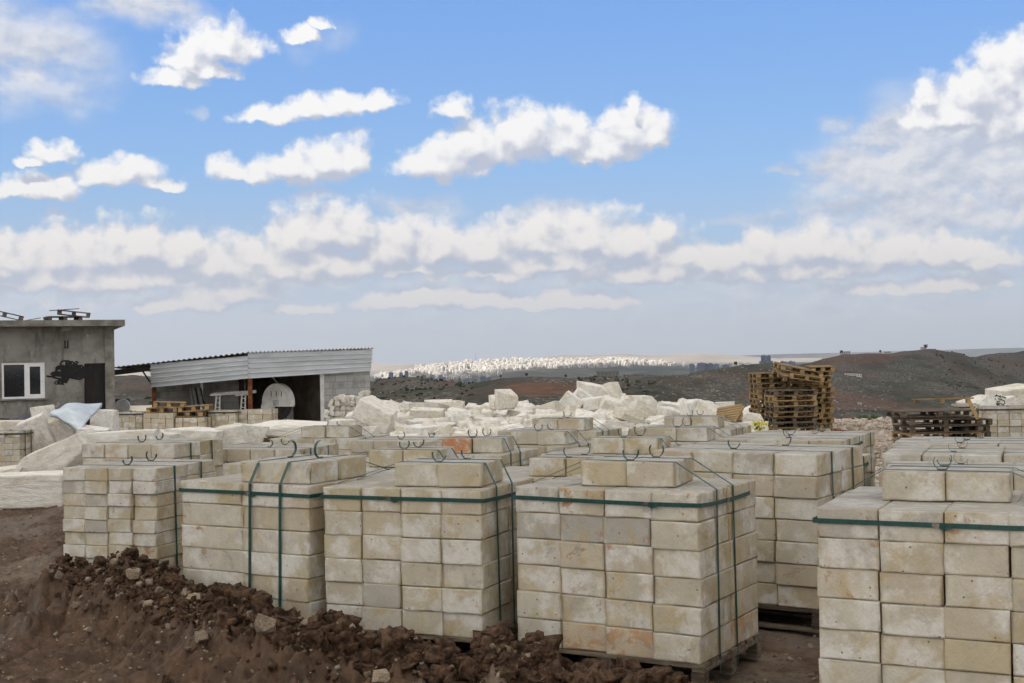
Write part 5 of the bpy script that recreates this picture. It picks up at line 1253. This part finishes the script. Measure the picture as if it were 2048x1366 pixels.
hill_house('small pale house on the summit of the right hill', 1846, 1602, 6, 5, 3, 'steel', win=2)
hill_house('square grey pump tower on the slope behind the block field', 1050, 640, 3.2, 3.2, 6.5, 'slab', 2, 'tower', 'pump_tower', win=1)
hill_house('unfinished grey block building on the central ridge', 1214, 862, 15, 6, 3.4, 'slab', 1, 'building', 'unfinished_building', True, 6)
hill_house('small dark house on the central ridge before the city', 1008, 860, 5.5, 5, 3, 'slab')
hill_house('small white house low on the right hillside', 1716, 640, 1.6, 1.6, 1.4, 'white_paint', win=1)
def tower_mesh(w, d, h, mat, seed):
    rng = random.Random(seed); mb = MB(); mb.box((0, 0, h / 2 - 3), (w, d, h + 6)); mb.box((rng.uniform(-.2, .2) * w, 0, h + 1.2), (w * .35, d * .4, 2.4))
    return mb.mesh('apartment_block', mat)
def balcony_mesh(w, d, h, cols):
    mb = MB(); n = max(3, int(h / 3.2))
    for c in range(cols):
        x = -w / 2 + w / cols * (c + .5)
        mb.box((x, -d / 2 - .06, h * .5), (w / cols * .42, .12, h * .86))
    return mb.mesh('window_band', M['city_dark'])
def city():
    rng = random.Random(8); proto = [(tower_mesh(w, w * .8, h, M['city'], k), balcony_mesh(w, w * .8, h, 2 + k % 2)) for k, (w, h) in enumerate(((11, 17), (13, 20), (10, 13), (14, 24), (20, 14), (12, 19), (18, 11)))]
    cand = []
    def band(px, t): return cityM(px) * (1 - t) + cityB(px) * t
    for _ in range(4300):
        px = rng.uniform(752, 1335); t = rng.random(); Y = 6500 + t * 1180 if rng.random() < .8 else rng.uniform(5900, 6500)
        if px < 900 and Y > 6500 and vn((px / 38, Y / 330)) > .12: continue
        if px < 830 and Y > 7000: continue
        if Y < 6500 and (px > 1000 or vn((px / 22, Y / 200)) > .15): continue
        if px > 1260 and Y < 7000: continue
        if vn((px / 17 + 40, Y / 120)) > .30: continue
        cand.append((px, Y))
    for _ in range(40): cand.append((rng.gauss(1320, 14), rng.uniform(7000, 7300)))
    for _ in range(70): cand.append((rng.uniform(1380, 1500), rng.uniform(6400, 6900)))
    cand.sort(key=lambda q: q[1])
    px = np.array([c[0] for c in cand]); Y = np.array([c[1] for c in cand]); X = (px - 1024) / FPX * Y; Z = terrain_full(X, Y)[0]
    solo = set(rng.sample(range(len(cand)), 280)); V, F, b = [], [], 0; Vd, Fd, bd_ = [], [], 0
    for i in range(len(cand)):
        k = rng.randrange(len(proto)); rz = R(rng.choice((-18, 12, 30, 4)) + rng.uniform(-5, 5)); sc = rng.uniform(.85, 1.2)
        if i in solo:
            part = 'left' if px[i] < 930 else ('middle' if px[i] < 1150 else 'right'); lev = 'upper' if Y[i] > 7050 else 'lower'
            o = inst('apartment_block', proto[k][0], None, (X[i], Y[i], Z[i]), (0, 0, rz), (sc, sc, sc)); tag(o, f'pale apartment block among the crowded blocks on the {lev} {part} side of the far city', 'apartment block', f'pale apartment blocks, {lev} {part} side of the far city')
            inst('window_band', proto[k][1], o)
        else:
            for me, Vs, Fs in ((proto[k][0], V, F), (proto[k][1], Vd, Fd)):
                base = sum(len(q) for q in Vs); co = np.array([v.co[:] for v in me.vertices]) * sc
                c, s_ = math.cos(rz), math.sin(rz); q = np.stack([co[:, 0] * c - co[:, 1] * s_ + X[i], co[:, 0] * s_ + co[:, 1] * c + Y[i], co[:, 2] + Z[i]], 1)
                Vs.append(q); Fs.append(np.array([p.vertices[:] for p in me.polygons]) + base)
    o = tag(link(bpy.data.objects.new('distant_city', mesh_np('distant_city', np.concatenate(V), np.concatenate(F), M['city']))), kind='stuff')
    w = link(bpy.data.objects.new('window_bands', mesh_np('window_bands', np.concatenate(Vd), np.concatenate(Fd), M['city_dark'])), o); w['kind'] = 'stuff'
    def tower(label, px, Y, wpx, ytop, mat='city_shade_blue', group=None):
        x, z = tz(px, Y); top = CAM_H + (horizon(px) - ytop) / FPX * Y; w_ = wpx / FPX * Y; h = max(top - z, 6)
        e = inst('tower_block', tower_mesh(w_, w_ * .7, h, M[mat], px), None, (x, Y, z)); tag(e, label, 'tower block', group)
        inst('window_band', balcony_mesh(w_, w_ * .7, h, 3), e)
    G1 = 'shaded blue grey towers at the foot of the city'
    for lab, px, wp, yt in (('leftmost shaded blue grey tower at the foot of the city', 781, 9, 745), ('second shaded blue grey tower from left at the city foot', 801, 7, 745), ('tallest slim shaded blue grey tower at the city foot', 812, 7, 742), ('shaded blue grey tower left of the close pair at the city foot', 846, 9, 750), ('middle one of three spaced shaded blue grey towers at the city foot', 863, 8, 750), ('right one of three spaced shaded blue grey towers at the city foot', 880, 8, 750)):
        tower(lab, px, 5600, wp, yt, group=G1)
    rg_ = random.Random(6)
    for k in range(16): tower('low blue grey block in the shaded foot of the far city', 752 + k * 15 + rg_.uniform(-4, 4), 5450, rg_.uniform(5, 12), rg_.uniform(753, 759), group='low shaded blue grey blocks at the foot of the city')
    tower('big shaded blue twin slab tower standing alone above the central ridge', 1526, 3900, 9, 711); tower('narrow right half of the lone shaded blue twin tower', 1536, 3905, 8, 711.5); tower('low wide shaded blue base building under the lone twin tower', 1531, 3880, 24, 722)
    for k, (px, wp, yt) in enumerate(((1382, 10, 728), (1402, 16, 726), (1418, 14, 727), (1432, 10, 728), (1450, 14, 729))): tower(ORD[k] + ' from left of the low shaded blue blocks right of the city', px, 5200, wp, yt, group='low shaded blue blocks right of the city')
    for k, (px, wp, yt) in enumerate(((1566, 12, 723), (1582, 14, 723))): tower(('left', 'right')[k] + ' one of two low shaded blue blocks right of the lone tower', px, 4300, wp, yt)
    x, z = tz(951, 7700); MB_ = MB(); MB_.tube([(x, 7700, z), (x, 7700, z + 58)], [1.2, .5], 5); tag(MB_.obj('radio_mast', M['iron']), 'thin radio mast on the skyline above the far city', 'mast')
def vn(p): return float(vnoise(np.array([p[0]]), np.array([p[1]]), seed=19)[0])
city()

# ----------------------------------------------------------------------------- air
def haze():
    mb = MB().box((0, 9000, 0), (30000, 27400, 10)); mb = MB().box((0, 8000, 45.0), (34000, 30600, 900.0))
    o = mb.obj('haze', None); mt, n = material('haze_air')
    v = n('ShaderNodeVolumePrincipled', {'Color': (.80, .87, 1.0, 1), 'Density': 5.2e-5, 'Anisotropy': .2}); out = n('ShaderNodeOutputMaterial'); mt.node_tree.links.new(v.outputs[0], out.inputs['Volume'])
    try: mt.cycles.homogeneous_volume = True
    except Exception: pass
    o.data.materials.append(mt); tag(o, kind='stuff')
haze()
